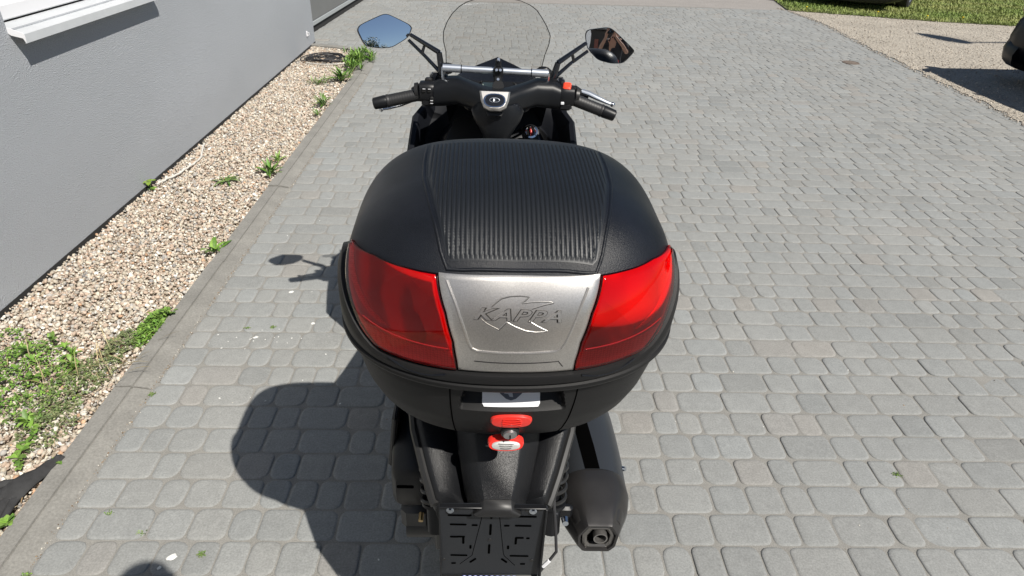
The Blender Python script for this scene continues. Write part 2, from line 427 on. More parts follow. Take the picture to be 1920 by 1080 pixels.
def build_paving():
    V = []; I = []; S = []; T = []
    n = 16; k = 0
    j0 = int((-3.0 - PH) / ROW); j1 = int((12.25 - PH) / ROW)
    for j in range(j0, j1):
        ya = PH + j * ROW
        yc = ya + ROW / 2
        x = x_start(yc); xe = x_end(yc) + 0.12
        prev = None
        while x < xe:
            Lq = rnd.choices([0.0905, 0.1205, 0.1805], [0.3, 0.38, 0.32])[0]
            w = Lq - 0.0040; h = ROW - 0.0040
            cx, cy = x + Lq / 2, yc - 0.0106 * (x + 1.3) * min(1, max(0, (x + 1.3)))
            x += Lq
            rad = 0.0225 + rnd.uniform(-.005, .007)
            base = []
            for q in range(4):
                sx, sy = ((1, 1), (-1, 1), (-1, -1), (1, -1))[q]
                rr = min(.036, rad * rnd.uniform(.75, 1.3))
                for a in range(4):
                    t = math.pi / 2 * q + math.pi / 2 * a / 3
                    base.append((sx * (w / 2 - rr) + rr * math.cos(t) + rnd.uniform(-.0006, .0006), sy * (h / 2 - rr) + rr * math.sin(t) + rnd.uniform(-.0006, .0006)))
            dz = rnd.gauss(0, .0009); tx, ty = rnd.gauss(0, .009), rnd.gauss(0, .009)
            for ins, z in ((0, -.022), (0, -.0046), (.0014, -.0022), (.0040, -.0005), (.011, 0.0)):
                sx, sy = 1 - 2 * ins / w, 1 - 2 * ins / h
                for bx, by in base:
                    px, py = bx * sx, by * sy
                    V.append((cx + px, cy + py, z + dz + tx * px + ty * py))
            for rr in range(4):
                for a in range(n):
                    b = (a + 1) % n
                    I += [k + rr * n + a, k + rr * n + b, k + (rr + 1) * n + b, k + (rr + 1) * n + a]; S.append(4)
            I += list(range(k + 4 * n, k + 5 * n)); S.append(n)
            g = rnd.gauss(0, 1)
            v = 0.276 * (1 + 0.03 * g)
            if rnd.random() < .07: v *= .9
            warm = rnd.gauss(0, .007)
            c = (v * (0.98 + warm), v * 1.0, v * (0.975 - warm))
            if rnd.random() < .06: c = (c[0] * 1.03, c[1] * .985, c[2] * .955)
            # outer rings darker, middle at full tone
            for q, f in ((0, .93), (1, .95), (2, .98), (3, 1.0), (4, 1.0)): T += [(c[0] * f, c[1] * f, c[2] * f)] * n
            k += 5 * n
    o = big_mesh('paving', V, I, S, M['paver'], np.array(T, np.float32), True)
    o.data.set_sharp_from_angle(angle=R(60))
    return tag(o, kind='structure')
build_paving()
jp = [(-1.34, -3.2)] + [(-1.34, 7.0), (-1.40, 7.9), (-1.9, 8.4), (-2.3, 8.47), (-2.8, 8.47), (-2.8, 12.27)] + [(x_end(y), y) for y in (12.27, 11.5, 10.5, 9.5, 8.5, 7.5, 6.5, 5.5, 4, 2, 0, -3.2)]
sheet('paving_bed', jp, -0.0034, M['joint'])

# far strip of finer pale paving, right hand gravel yard, lawn
sheet('far_pavement', [(-30, 12.28), (3.3, 12.20), (5.03, 11.98), (5.25, 13.3), (5.9, 17), (8, 40), (8, 120), (-30, 120)], -0.002, M['far_pave'])
def jitter_line(pts, step=.06, amp=.025):
    out = []
    for (ax, ay), (bx, by) in zip(pts[:-1], pts[1:]):
        m = max(1, int(math.hypot(bx - ax, by - ay) / step))
        for i in range(m):
            t = i / m
            out.append((ax + (bx - ax) * t + rnd.gauss(0, amp), ay + (by - ay) * t + rnd.gauss(0, amp)))
    out.append(pts[-1]); return out
edge = jitter_line([(x_end(y) - .03, y) for y in (-3.2, 0, 2, 4, 5, 5.74, 6.43, 6.93, 7.76, 8.84, 10.02, 10.95, 11.6, 12.0)], .07, .018)
LAWN = [(5.03, 12.05), (5.09, 11.93), (5.99, 11.61), (7.14, 11.16), (8.25, 10.93), (10.5, 10.6), (16, 10.2)]
sheet('gravel_yard', edge + [(5.1, 12.1), (5.09, 12.4), (30, 12.4), (30, -3.2)], 0.006, M['dirt'])
lawn_edge = jitter_line(LAWN, .06, .02)
sheet('lawn', lawn_edge + [(60, 9.8), (60, 90), (9, 90), (7.5, 30), (5.9, 17), (5.24, 13.3)], 0.014, M['lawn_soil'])

def pebbles(name, N, inside, zf, rmin, rmax, palette, kind='stuff', label=None, cat=None, flat=.62, ymax=None):
    t = (1 + 5 ** .5) / 2
    iv = np.array([(-1, t, 0), (1, t, 0), (-1, -t, 0), (1, -t, 0), (0, -1, t), (0, 1, t), (0, -1, -t), (0, 1, -t), (t, 0, -1), (t, 0, 1), (-t, 0, -1), (-t, 0, 1)], float) / math.sqrt(1 + t * t)
    fi = np.array([(0, 11, 5), (0, 5, 1), (0, 1, 7), (0, 7, 10), (0, 10, 11), (1, 5, 9), (5, 11, 4), (11, 10, 2), (10, 7, 6), (7, 1, 8), (3, 9, 4), (3, 4, 2), (3, 2, 6), (3, 6, 8), (3, 8, 9), (4, 9, 5), (2, 4, 11), (6, 2, 10), (8, 6, 7), (9, 8, 1)])
    P = inside(N)
    N = len(P)
    rad = rmin + (rmax - rmin) * rng.random(N) ** 2.2
    ax = rng.uniform(.7, 1.35, (N, 3)); ax[:, 2] *= flat
    V = iv[None] * ax[:, None] * (1 + rng.normal(0, .10, (N, 12, 1)))
    # random rotation
    q = rng.normal(size=(N, 4)); q[:, 1:3] *= .35; q /= np.linalg.norm(q, axis=1)[:, None]
    w, x, y, z = q.T
    Rm = np.stack([1 - 2 * (y * y + z * z), 2 * (x * y - z * w), 2 * (x * z + y * w), 2 * (x * y + z * w), 1 - 2 * (x * x + z * z), 2 * (y * z - x * w), 2 * (x * z - y * w), 2 * (y * z + x * w), 1 - 2 * (x * x + y * y)], 1).reshape(N, 3, 3)
    V = np.einsum('nij,nvj->nvi', Rm, V) * rad[:, None, None]
    zz = zf(P, rad)
    V += np.concatenate([P, zz[:, None]], 1)[:, None]
    I = (fi[None] + 12 * np.arange(N)[:, None, None]).reshape(-1)
    pal = np.array([p[:3] for p in palette]); wt = np.array([p[3] for p in palette]); wt = wt / wt.sum()
    c = pal[rng.choice(len(pal), N, p=wt)] * (1 + rng.normal(0, .13, (N, 1)))
    T = np.repeat(np.clip(c, .03, .85), 12, axis=0)
    o = big_mesh(name, V.reshape(-1, 3), I, np.full(20 * N, 3), M['pebble'], T, True)
    tag(o, label, cat, kind=kind); return o

M['strip_sand'] = mat('strip_sand', (0.36, 0.30, 0.23), 0.95, vary=(40, 0.2), bump=(200, 0.7, 0.005))
sheet('gravel_strip_bed', [(-2.24, -3), (-1.45, -3), (-1.45, 7.2), (-1.50, 7.8), (-1.62, 8.15), (-1.95, 8.30), (-2.24, 8.38)], -0.030, M['strip_sand'])
def strip_pts(N):
    y = 0.2 + 8.2 * rng.random(N); x = -2.215 + .775 * rng.random(N)
    xr = np.interp(y, [0, 6.6, 7.3, 7.8, 8.1, 8.25, 8.36], [-1.462, -1.462, -1.48, -1.56, -1.69, -1.9, -2.2])
    m = x < xr - .004
    return np.stack([x[m], y[m]], 1)
PAL = [(.52, .46, .37, 5), (.50, .40, .32, 3.4), (.60, .55, .47, 3), (.40, .38, .35, 1.8), (.45, .35, .27, 2), (.74, .71, .64, 1.3), (.34, .26, .20, .8), (.27, .26, .25, .5), (.55, .35, .22, .25)]
pebbles("gravel", 68000, strip_pts, lambda P, r: -0.026 + rng.random(len(P)) * .024 + 0 * r, .0042, .0132, PAL, 'stuff', 'pale mixed pebble gravel filling the strip between wall and kerb', 'gravel')
def yard_pts(N):
    y = 4.0 + 8.3 * rng.random(N); x0 = np.interp(y, EDGE_Y, EDGE_X)
    x = x0 - .1 + 3.2 * rng.random(N) ** 1.5
    m = ~((x > 5.0) & (y > np.interp(x, [p[0] for p in LAWN], [p[1] for p in LAWN])))
    return np.stack([x[m], y[m]], 1)
pebbles('yard_stones', 11000, yard_pts, lambda P, r: .006 + r * .2, .004, .012, [(.44, .39, .33, 3), (.38, .34, .29, 3), (.50, .46, .40, 1.4), (.3, .26, .22, 1)], 'stuff', 'loose crushed stones scattered over the sandy yard', 'gravel')
def grit_pts(N):
    a = int(N * .55)
    y = -0.5 + 7.5 * rng.random(a); x = -1.322 + rng.normal(0, .006, a)
    y2 = 1 + 8 * rng.random(N - a); x2 = -1.3 + 5.5 * rng.random(N - a)
    return np.stack([np.concatenate([x, x2]), np.concatenate([y, y2])], 1)
pebbles('grit', 2600, grit_pts, lambda P, r: -.002 + r * .2, .0010, .0032, [(.30, .22, .14, 3), (.22, .15, .09, 2), (.6, .57, .5, 2), (.12, .09, .06, 1)], 'stuff', 'crumbs of sand and grit lying in the joint along the kerb', 'grit')

# kerb stones
def build_kerb():
    mb = MB()
    prof = [(-.142, -.05), (-.140, .010), (-.136, .0145), (-.073, .0165), (-.0715, .0085), (-.066, .0085), (-.064, .0135), (-.014, .0055), (-.001, -.003), (0.0, -.05)]
    P = [Vector((x, y, 0)) for x, y in KERB]
    pts = []
    for a, b in zip(P[:-1], P[1:]):
        m = max(1, int((b - a).length / .1))
        pts += [a.lerp(b, i / m) for i in range(m)]
    pts.append(P[-1])
    acc = 0; seg = []; 
    def flush(seg):
        if len(seg) < 2: return
        rings = []
        dz = rnd.gauss(0, .0022)
        for i, p in enumerate(seg):
            j = pts.index(p)
            d = (pts[min(j + 1, len(pts) - 1)] - pts[max(j - 1, 0)]).normalized(); nrm = Vector((d.y, -d.x, 0))
            e = d * (.004 if i == 0 else (-.004 if i == len(seg) - 1 else 0))
            rings.append([p + e + nrm * u + Vector((0, 0, z + dz + rnd.gauss(0, .0004))) for u, z in prof])
        mb.loft(rings)
    for i, p in enumerate(pts):
        seg.append(p)
        if len(seg) > 1: acc += (seg[-1] - seg[-2]).length
        if acc > .98 or i == len(pts) - 1:
            flush(seg); seg = [p]; acc = 0
    return tag(mb.build('kerb', M['kerb'], smooth=30), kind='structure')
build_kerb()

# ------------------------------------------------------------------ PLANTS
GREENS = [(.085, .19, .022), (.11, .22, .03), (.065, .15, .02), (.14, .24, .05), (.16, .22, .07)]
class Leaves:
    def __init__(s): s.V = []; s.I = []; s.S = []; s.T = []
    def leaf(s, p, az, Lg, W, el, droop, tone, seg=3, fold=.25):
        p = Vector(p); k = len(s.V)
        hx, hy = math.cos(az), math.sin(az); side = Vector((-hy, hx, 0))
        pos = p.copy(); e = el
        prof = {2: (1.0,), 3: (.85, 1.0), 4: (.6, 1.0, .75)}[seg]
        s.V.append(tuple(pos)); s.T.append(tone)
        for i in range(seg - 1):
            pos = pos + Vector((hx * math.cos(e), hy * math.cos(e), math.sin(e))) * (Lg / seg); e -= droop / seg
            w = W / 2 * prof[i]
            up = Vector((-hx * math.sin(e), -hy * math.sin(e), math.cos(e)))
            s.V += [tuple(pos + side * w + up * w * fold), tuple(pos), tuple(pos - side * w + up * w * fold)]
            s.T += [tone] * 3
        pos = pos + Vector((hx * math.cos(e), hy * math.cos(e), math.sin(e))) * (Lg / seg)
        s.V.append(tuple(pos)); s.T.append(tone)
        def f(*a): s.I.extend([k + q for q in a]); s.S.append(len(a))
        f(0, 2, 1); f(0, 3, 2)
        m = seg - 1
        for i in range(m - 1):
            b = 1 + 3 * i
            f(b, b + 1, b + 4, b + 3); f(b + 1, b + 2, b + 5, b + 4)
        b = 1 + 3 * (m - 1); e_ = 1 + 3 * m
        f(b, b + 1, e_); f(b + 1, b + 2, e_)
    def build(s, name, material, parent=None):
        return big_mesh(name, np.array(s.V, np.float32), s.I, s.S, material, np.array(s.T, np.float32), True, parent)

def tone(base=None, v=.2):
    c = base or rnd.choice(GREENS); g = 1 + rnd.gauss(0, v)
    return tuple(max(.008, q * g) for q in c)

def rosette(L, x, y, r, n, w=.3, z=0.0, el=.5, pal=None):
    for _ in range(n):
        a = rnd.uniform(0, 2 * math.pi); lg = r * rnd.uniform(.6, 1.1)
        L.leaf((x + rnd.gauss(0, r * .08), y + rnd.gauss(0, r * .08), z), a, lg, lg * w * rnd.uniform(.8, 1.2), el * rnd.uniform(.5, 1.6), rnd.uniform(.4, 1.3), tone(pal and rnd.choice(pal)), 4)

def bushy(L, x, y, rx, ry, h, n, ls=.014, pal=None, rot=0):
    """low mass of many small leaves on short stems"""
    for _ in range(n):
        t = rnd.uniform(0, 2 * math.pi); q = math.sqrt(rnd.random())
        a, b = q * rx * math.cos(t), q * ry * math.sin(t)
        px, py = x + a * math.cos(rot) - b * math.sin(rot), y + a * math.sin(rot) + b * math.cos(rot)
        zz = h * (1 - q * q) ** .6 * rnd.uniform(.15, 1.05) * (0.6 + .4 * math.sin(px * 55) * math.cos(py * 47))
        g = tone(pal and rnd.choice(pal))
        for _k in range(3):
            L.leaf((px + rnd.gauss(0, .004), py + rnd.gauss(0, .004), max(.0, zz)), rnd.uniform(0, 6.28), ls * rnd.uniform(.7, 1.4), ls * .62, rnd.uniform(-.1, .9), rnd.uniform(.2, 1), g, 3)

def tuft(L, x, y, r, h, n, pal=None, w=.006):
    for _ in range(n):
        a = rnd.uniform(0, 6.28); lg = h * rnd.uniform(.5, 1.15)
        L.leaf((x + rnd.gauss(0, r * .35), y + rnd.gauss(0, r * .35), 0), a, lg, w * rnd.uniform(.7, 1.4), rnd.uniform(.5, 1.4), rnd.uniform(.3, 1.5), tone(pal and rnd.choice(pal)), 4)

FRESH = [(.15, .27, .04), (.19, .31, .06), (.10, .20, .03)]
DULL = [(.16, .20, .08), (.20, .22, .10), (.12, .17, .06)]
DRY = [(.42, .34, .18), (.34, .27, .13)]
def plant(name, label, cat, fn, group=None):
    L = Leaves(); fn(L); o = L.build(name, M['leaf']); tag(o, label, cat, group); return o

def big_patch(L):
    bushy(L, -1.88, 2.07, .19, .25, .06, 560, .012, FRESH, .3)
    bushy(L, -1.70, 1.98, .12, .20, .04, 230, .011, FRESH + DULL)
    bushy(L, -2.08, 2.22, .12, .18, .05, 170, .012, FRESH)
    for _ in range(14): rosette(L, -1.86 + rnd.gauss(0, .14), 2.08 + rnd.gauss(0, .15), .05, 9, .34, .02, .8, FRESH)
plant('weed_patch', 'large bright green weed clump spreading over the gravel at the left edge', 'weed', big_patch)
plant('weed_patch', 'greyish dry weed mat with straw stalks between the big clump and the kerb', 'weed', lambda L: (bushy(L, -1.62, 2.03, .10, .24, .03, 360, .011, DULL, -.2), bushy(L, -1.60, 1.80, .09, .13, .02, 200, .010, DULL), tuft(L, -1.62, 2.1, .26, .15, 60, DRY, .003)))
plant('kerb_weed', 'leafy green weed leaning on the inner kerb edge above the dry mat', 'weed', lambda L: (bushy(L, -1.505, 2.42, .05, .15, .05, 300, .014, FRESH), bushy(L, -1.57, 2.30, .07, .10, .035, 160, .012, DULL), rosette(L, -1.475, 2.52, .06, 12, .4, 0, .7, FRESH)))
plant('trailing_weed', 'small leafy weed trailing down the gravel above the black glove', 'weed', lambda L: [rosette(L, -1.67 + .012 * i + rnd.gauss(0, .012), 1.85 - .036 * i, .035, 8, .45, .004, .5, FRESH) for i in range(8)])
plant('seedling', 'tiny green sprout beside the cuff of the black glove at the kerb', 'weed', lambda L: rosette(L, -1.462, 1.612, .028, 6, .5, .012, .5, FRESH))
plant('kerb_weed', 'small leafy weed beneath the fingers of the black glove', 'weed', lambda L: (rosette(L, -1.475, 1.37, .04, 12, .5, .004, .6, FRESH), rosette(L, -1.50, 1.335, .035, 9, .5, .004, .6, FRESH)))
plant('kerb_weed', 'narrow leafed weed at the kerb level with the scooter mirror shadow', 'weed', lambda L: rosette(L, -1.49, 3.13, .10, 16, .22, 0, .7, FRESH))
plant('kerb_weed', 'spiky green weed growing halfway along the kerb', 'weed', lambda L: rosette(L, -1.515, 4.24, .11, 30, .16, 0, .9, None))
plant('kerb_weed', 'small pale sprig just beyond the spiky kerb weed', 'weed', lambda L: rosette(L, -1.53, 4.48, .08, 16, .18, 0, .9, FRESH))
plant('grass_tuft', 'flat green tuft alone in the middle of the gravel strip', 'weed', lambda L: rosette(L, -1.76, 4.09, .11, 22, .15, 0, .35, None))
plant('seedling', 'yellow green two leaf seedling at the foot of the grey wall', 'weed', lambda L: (rosette(L, -2.19, 3.95, .06, 5, .6, .05, .3, [(.22, .34, .04)]), rosette(L, -2.185, 3.93, .05, 4, .6, .01, .3, FRESH), tuft(L, -2.19, 3.95, .01, .06, 4, FRESH)))
plant('kerb_weed', 'thin grassy weed below the leafy bush at the far kerb', 'weed', lambda L: rosette(L, -1.52, 5.85, .14, 30, .13, 0, .8, None))
plant('kerb_weed', 'tiny grass sprig at the kerb below the thin grassy weed', 'weed', lambda L: rosette(L, -1.50, 5.55, .09, 14, .13, 0, .8, None))
plant('grass_tuft', 'faint low grass tuft in the gravel beyond the white cord', 'weed', lambda L: tuft(L, -1.74, 6.6, .11, .10, 70, DULL + FRESH, .007))
plant('kerb_weed', 'ragged mid green weed just before the bush at the strip corner', 'weed', lambda L: (rosette(L, -1.53, 6.72, .17, 32, .16, 0, .8, None), tuft(L, -1.5, 6.9, .07, .14, 30, None, .008)))
def far_bush(L):
    for _ in range(52): rosette(L, -1.50 + rnd.gauss(0, .06), 7.50 + rnd.gauss(0, .19), .10, 12, .16, rnd.uniform(0, .07), 1.0, FRESH + GREENS)
plant('leafy_weed', 'biggest bright green bush at the rounded far corner of the gravel strip', 'weed', far_bush)
for x, y, wh in [(-1.19, 1.405, 'beside the two white spots at the lower left'), (-1.06, 1.335, 'left of the white oval spot'), (-.85, 1.26, 'just right of the white oval spot'), (-1.32, 1.19, 'at the kerb in the lower left corner'), (1.41, 1.575, 'alone on the right of the exhaust'), (-1.31, 1.97, 'against the kerb level with the case shadow'), (-1.09, 2.42, 'left of the white spattered paver'), (-.98, 2.43, 'above the white spattered paver')]:
    L = Leaves(); bushy(L, x, y, .011, .006, .006, 16, .006, DULL + FRESH)
    tag(L.build('moss_tuft', M['leaf']), 'tiny moss tuft in a paving joint ' + wh, 'moss', 'moss tufts in the paving joints')

# dry straw and dead bits among the pebbles
def straw():
    L = Leaves()
    for _ in range(260):
        y = 1.1 + 6.8 * rnd.random() ** 1.6; x = rnd.uniform(-2.18, -1.47)
        if rnd.random() < .4: x = -1.50 + rnd.gauss(0, .03)
        L.leaf((x, y, rnd.uniform(.0, .012)), rnd.uniform(0, 6.28), rnd.uniform(.015, .07), rnd.uniform(.0015, .004), rnd.uniform(-.05, .2), rnd.uniform(0, .3), tone(rnd.choice([(.42, .33, .18), (.25, .17, .09), (.5, .42, .28)])), 4)
    for _ in range(70):
        y = 1.1 + 5 * rnd.random(); x = rnd.uniform(-2.18, -1.47)
        L.leaf((x, y, .006), rnd.uniform(0, 6.28), rnd.uniform(.012, .022), rnd.uniform(.006, .010), .1, .5, tone((.12, .07, .035)), 3)
    tag(L.build('dry_litter', M['leaf']), 'dry straw stalks and dead leaf bits strewn over the gravel', 'litter', kind='stuff')
straw()
# lawn grass
def build_grass():
    N = 52000
    y = 10.5 + 7.0 * rng.random(N) ** 1.25; x = 5.0 + 5.6 * rng.random(N)
    ly = np.interp(x, [p[0] for p in LAWN], [p[1] for p in LAWN])
    lx = np.interp(y, [12, 13.3, 17], [5.03, 5.22, 5.85])
    m = (y > ly - .01) & (x > lx)
    x, y = x[m], y[m]; n = len(x)
    h = rng.uniform(.02, .055, n); a = rng.uniform(0, 2 * np.pi, n); w = rng.uniform(.004, .009, n)
    lean = rng.uniform(.4, 1.6, n)
    b = np.stack([x, y, np.full(n, .012)], 1)
    sx = np.stack([-np.sin(a) * w, np.cos(a) * w, np.zeros(n)], 1)
    mid = b + np.stack([np.cos(a) * h * .25 * lean, np.sin(a) * h * .25 * lean, h * .6], 1)
    tip = b + np.stack([np.cos(a) * h * lean, np.sin(a) * h * lean, h], 1)
    V = np.stack([b - sx, b + sx, mid + sx * .8, mid - sx * .8, tip], 1)
    k = 5 * np.arange(n)[:, None]
    I = np.concatenate([k + np.array([[0, 1, 2, 3]]), k + np.array([[3, 2, 4]])], 1)
    S = np.tile([4, 3], n)
    patch = .5 + .5 * np.sin(x * 2.3 + 1.7 * np.sin(y * 1.9)) * np.cos(y * 3.1 + x)
    g = np.stack([.17 + .12 * patch, .25 + .06 * patch, .05 + .05 * patch], 1) * (1 + rng.normal(0, .16, (n, 1)))
    T = np.repeat(np.clip(g, .02, .6), 5, axis=0)
    o = big_mesh('grass', V.reshape(-1, 3), I.reshape(-1), S, M['grass'], T, False)
    tag(o, 'short sunlit mown grass blades on the lawn by the parked cars', 'grass', kind='stuff')
build_grass()
for x, y, wh in [(5.32, 11.98, 'at the pointed left tip of the lawn'), (7.05, 11.32, 'on the lawn edge right of the car wheel'), (6.38, 11.62, 'in front of the slate car'), (7.6, 11.25, 'furthest right along the lawn edge')]:
    mb = MB().sphere((x, y, .075), .017, 8, 5, (1, 1, .5)).cyl((x, y, .012), (x, y, .07), .0025, seg=5)
    tag(mb.build('dandelion', M['dandelion']), 'small yellow dandelion flower ' + wh, 'flower', 'dandelions in the lawn')

# pale droppings and paint specks on the paving
def splat(x, y, r, ex=1.0, rot=0):
    mb = MB(); n = 14
    pts = []
    for i in range(n):
        t = 6.283 * i / n; q = r * rnd.uniform(.7, 1.15)
        a, b = q * math.cos(t) * ex, q * math.sin(t)
        pts.append((x + a * math.cos(rot) - b * math.sin(rot), y + a * math.sin(rot) + b * math.cos(rot)))
    mb.loft([[(px, py, .0012) for px, py in pts], [(x + (px - x) * .8, y + (py - y) * .8, .0028) for px, py in pts]])
    return mb
SPL = [(-.977, 2.726, .011, 1.2, 'round pale dropping on the paving near the mirror shadow'), (-.809, 2.46, .009, 1.2, 'small white dropping beside the case right of the spattered stone'),
       (-1.031, 2.35, .007, 1.8, 'streaky whitish splash on a paver at mid kerb'), (-.935, 1.25, .011, 1.5, 'white oval pebble like spot near the bottom left of the paving'), (-.955, 1.215, .006, 1.2, 'small square white fleck under the white oval spot')]
for x, y, r, ex, lb in SPL: tag(splat(x, y, r, ex, .5).build('paint_spot', M['dropping'], smooth=None), lb, 'stain')
mb = MB()
for i in range(70):
    x, y = rnd.choice([(-1.03 + rnd.gauss(0, .09), 2.34 + rnd.gauss(0, .05)), (rnd.uniform(-1.2, 3.5), rnd.uniform(1.2, 6)), (rnd.uniform(-1.2, -.5), rnd.uniform(1.6, 3.6))])
    q = splat(x, y, rnd.uniform(.0013, .0034), 1.4, rnd.uniform(0, 3)); mb.add(q.v, q.f)
tag(mb.build('paving_flecks', M['dropping'], smooth=None), kind='stuff', label='tiny white specks and flecks sprinkled over the block paving', cat='stain')
# drain cover
dc = empty('drain_cover', (4.27, 8.05, 0)); tag(dc, 'small round rusty cover set in the paving on the right', 'drain cover')
MB().loft([[(.098 * math.cos(t) * q, .098 * math.sin(t) * q, z) for t in [6.283 * i / 28 for i in range(28)]] for q, z in ((1, -.01), (1, .005), (.96, .007), (.86, .007), (.86, .0045), (.02, .0045))], cap1=True).build('frame', M['rust'], dc)
mb = MB()
for i in range(-3, 4): mb.box((0, i * .021, .006), (2 * math.sqrt(.079 ** 2 - (i * .021) ** 2), .012, .004), bev=.0015)
mb.build('lid_ribs', M['rust'], dc)

# coil of black cable, white cord
def coil():
    t = empty('cable_coil', (-1.89, 7.60, 0)); tag(t, 'loose coil of thin black cable on the gravel by the wall corner', 'cable')
    mb = MB(); pts = []
    for i in range(340):
        a = i * .19; r = .15 + .055 * math.sin(i * .071) + .025 * math.sin(i * .23)
        pts.append((r * 1.15 * math.cos(a) + .03 * math.sin(i * .05), r * .95 * math.sin(a), .012 + .016 * (1 + math.sin(i * .31)) + rnd.gauss(0, .001)))
    mb.tube(pts, .0055, 6); mb.build('black_cable', M['cable_black'], t)
    pts = [(-.17 + .42 * i / 30, -.17 + .07 * math.sin(i / 30 * 3.1) * -1, .012) for i in range(31)]
    MB().tube(pts, .005, 6).build('pale_cord', M['cord_white'], t)
coil()
cp = [(-2.165, 3.99), (-2.145, 4.08), (-2.11, 4.18), (-2.09, 4.28), (-2.075, 4.38), (-2.08, 4.50), (-2.11, 4.60), (-2.14, 4.70), (-2.165, 4.80)]
fine = []
for i in range(len(cp) - 1):
    for k in range(5): fine.append((cp[i][0] + (cp[i + 1][0] - cp[i][0]) * k / 5, cp[i][1] + (cp[i + 1][1] - cp[i][1]) * k / 5, .014 + .004 * math.sin(i * 2 + k)))
tag(MB().tube(fine, .0065, 7).build('white_cord', M['cord_white']), 'thin white cord lying on the gravel below the window wall', 'cord')

# black work glove: palm, cuff and fingers pointing to the lower left
def glove():
    t = empty('work_glove', (0, 0, 0)); tag(t, 'crumpled black fabric glove lying on the gravel at the kerb', 'glove')
    def limb(pts, ws, h=.011, seg=12):
        rings = []
        P = [Vector(p) for p in pts]
        for i, p in enumerate(P):
            d = (P[min(i + 1, len(P) - 1)] - P[max(i - 1, 0)]).normalized(); sd = Vector((-d.y, d.x, 0))
            rings.append([p + sd * (ws[i] * math.cos(a)) + Vector((0, 0, h * (1 if 0 < i < len(P) - 1 else .5) * math.sin(a) * (1 + .45 * math.sin(i * 1.9 + a * 3)))) for a in [6.283 * k / seg for k in range(seg)]])
        return rings
    z = .012
    mb = MB()
    mb.loft(limb([(-1.462, 1.628, z), (-1.475, 1.60, z), (-1.490, 1.565, z), (-1.505, 1.535, z + .003), (-1.520, 1.505, z + .004), (-1.528, 1.475, z + .003), (-1.533, 1.45, z)], [.012, .021, .030, .036, .043, .046, .038], .014))
    for pts, ws in [([(-1.50, 1.48, z), (-1.505, 1.44, z), (-1.500, 1.405, z), (-1.497, 1.372, z - .002)], [.014, .0145, .012, .007]),
                    ([(-1.527, 1.47, z), (-1.527, 1.43, z + .004), (-1.522, 1.395, z), (-1.512, 1.362, z - .002)], [.014, .0145, .012, .007]),
                    ([(-1.548, 1.475, z), (-1.566, 1.435, z + .004), (-1.582, 1.40, z), (-1.598, 1.365, z - .002)], [.015, .015, .013, .008]),
                    ([(-1.56, 1.49, z), (-1.590, 1.462, z + .004), (-1.615, 1.437, z), (-1.64, 1.41, z - .002)], [.015, .0145, .012, .007]),
                    ([(-1.545, 1.525, z), (-1.575, 1.515, z + .002), (-1.60, 1.50, z), (-1.622, 1.49, z - .002)], [.014, .0145, .012, .007])]:
        mb.loft(limb(pts, ws, .009))
    mb.build('glove_body', M['glove'], t, smooth=60)
    MB().loft(limb([(-1.457, 1.636, z + .002), (-1.463, 1.624, z + .002), (-1.469, 1.612, z + .001)], [.013, .017, .022], .012)).build('cuff', M['glove'], t, smooth=60)
glove()

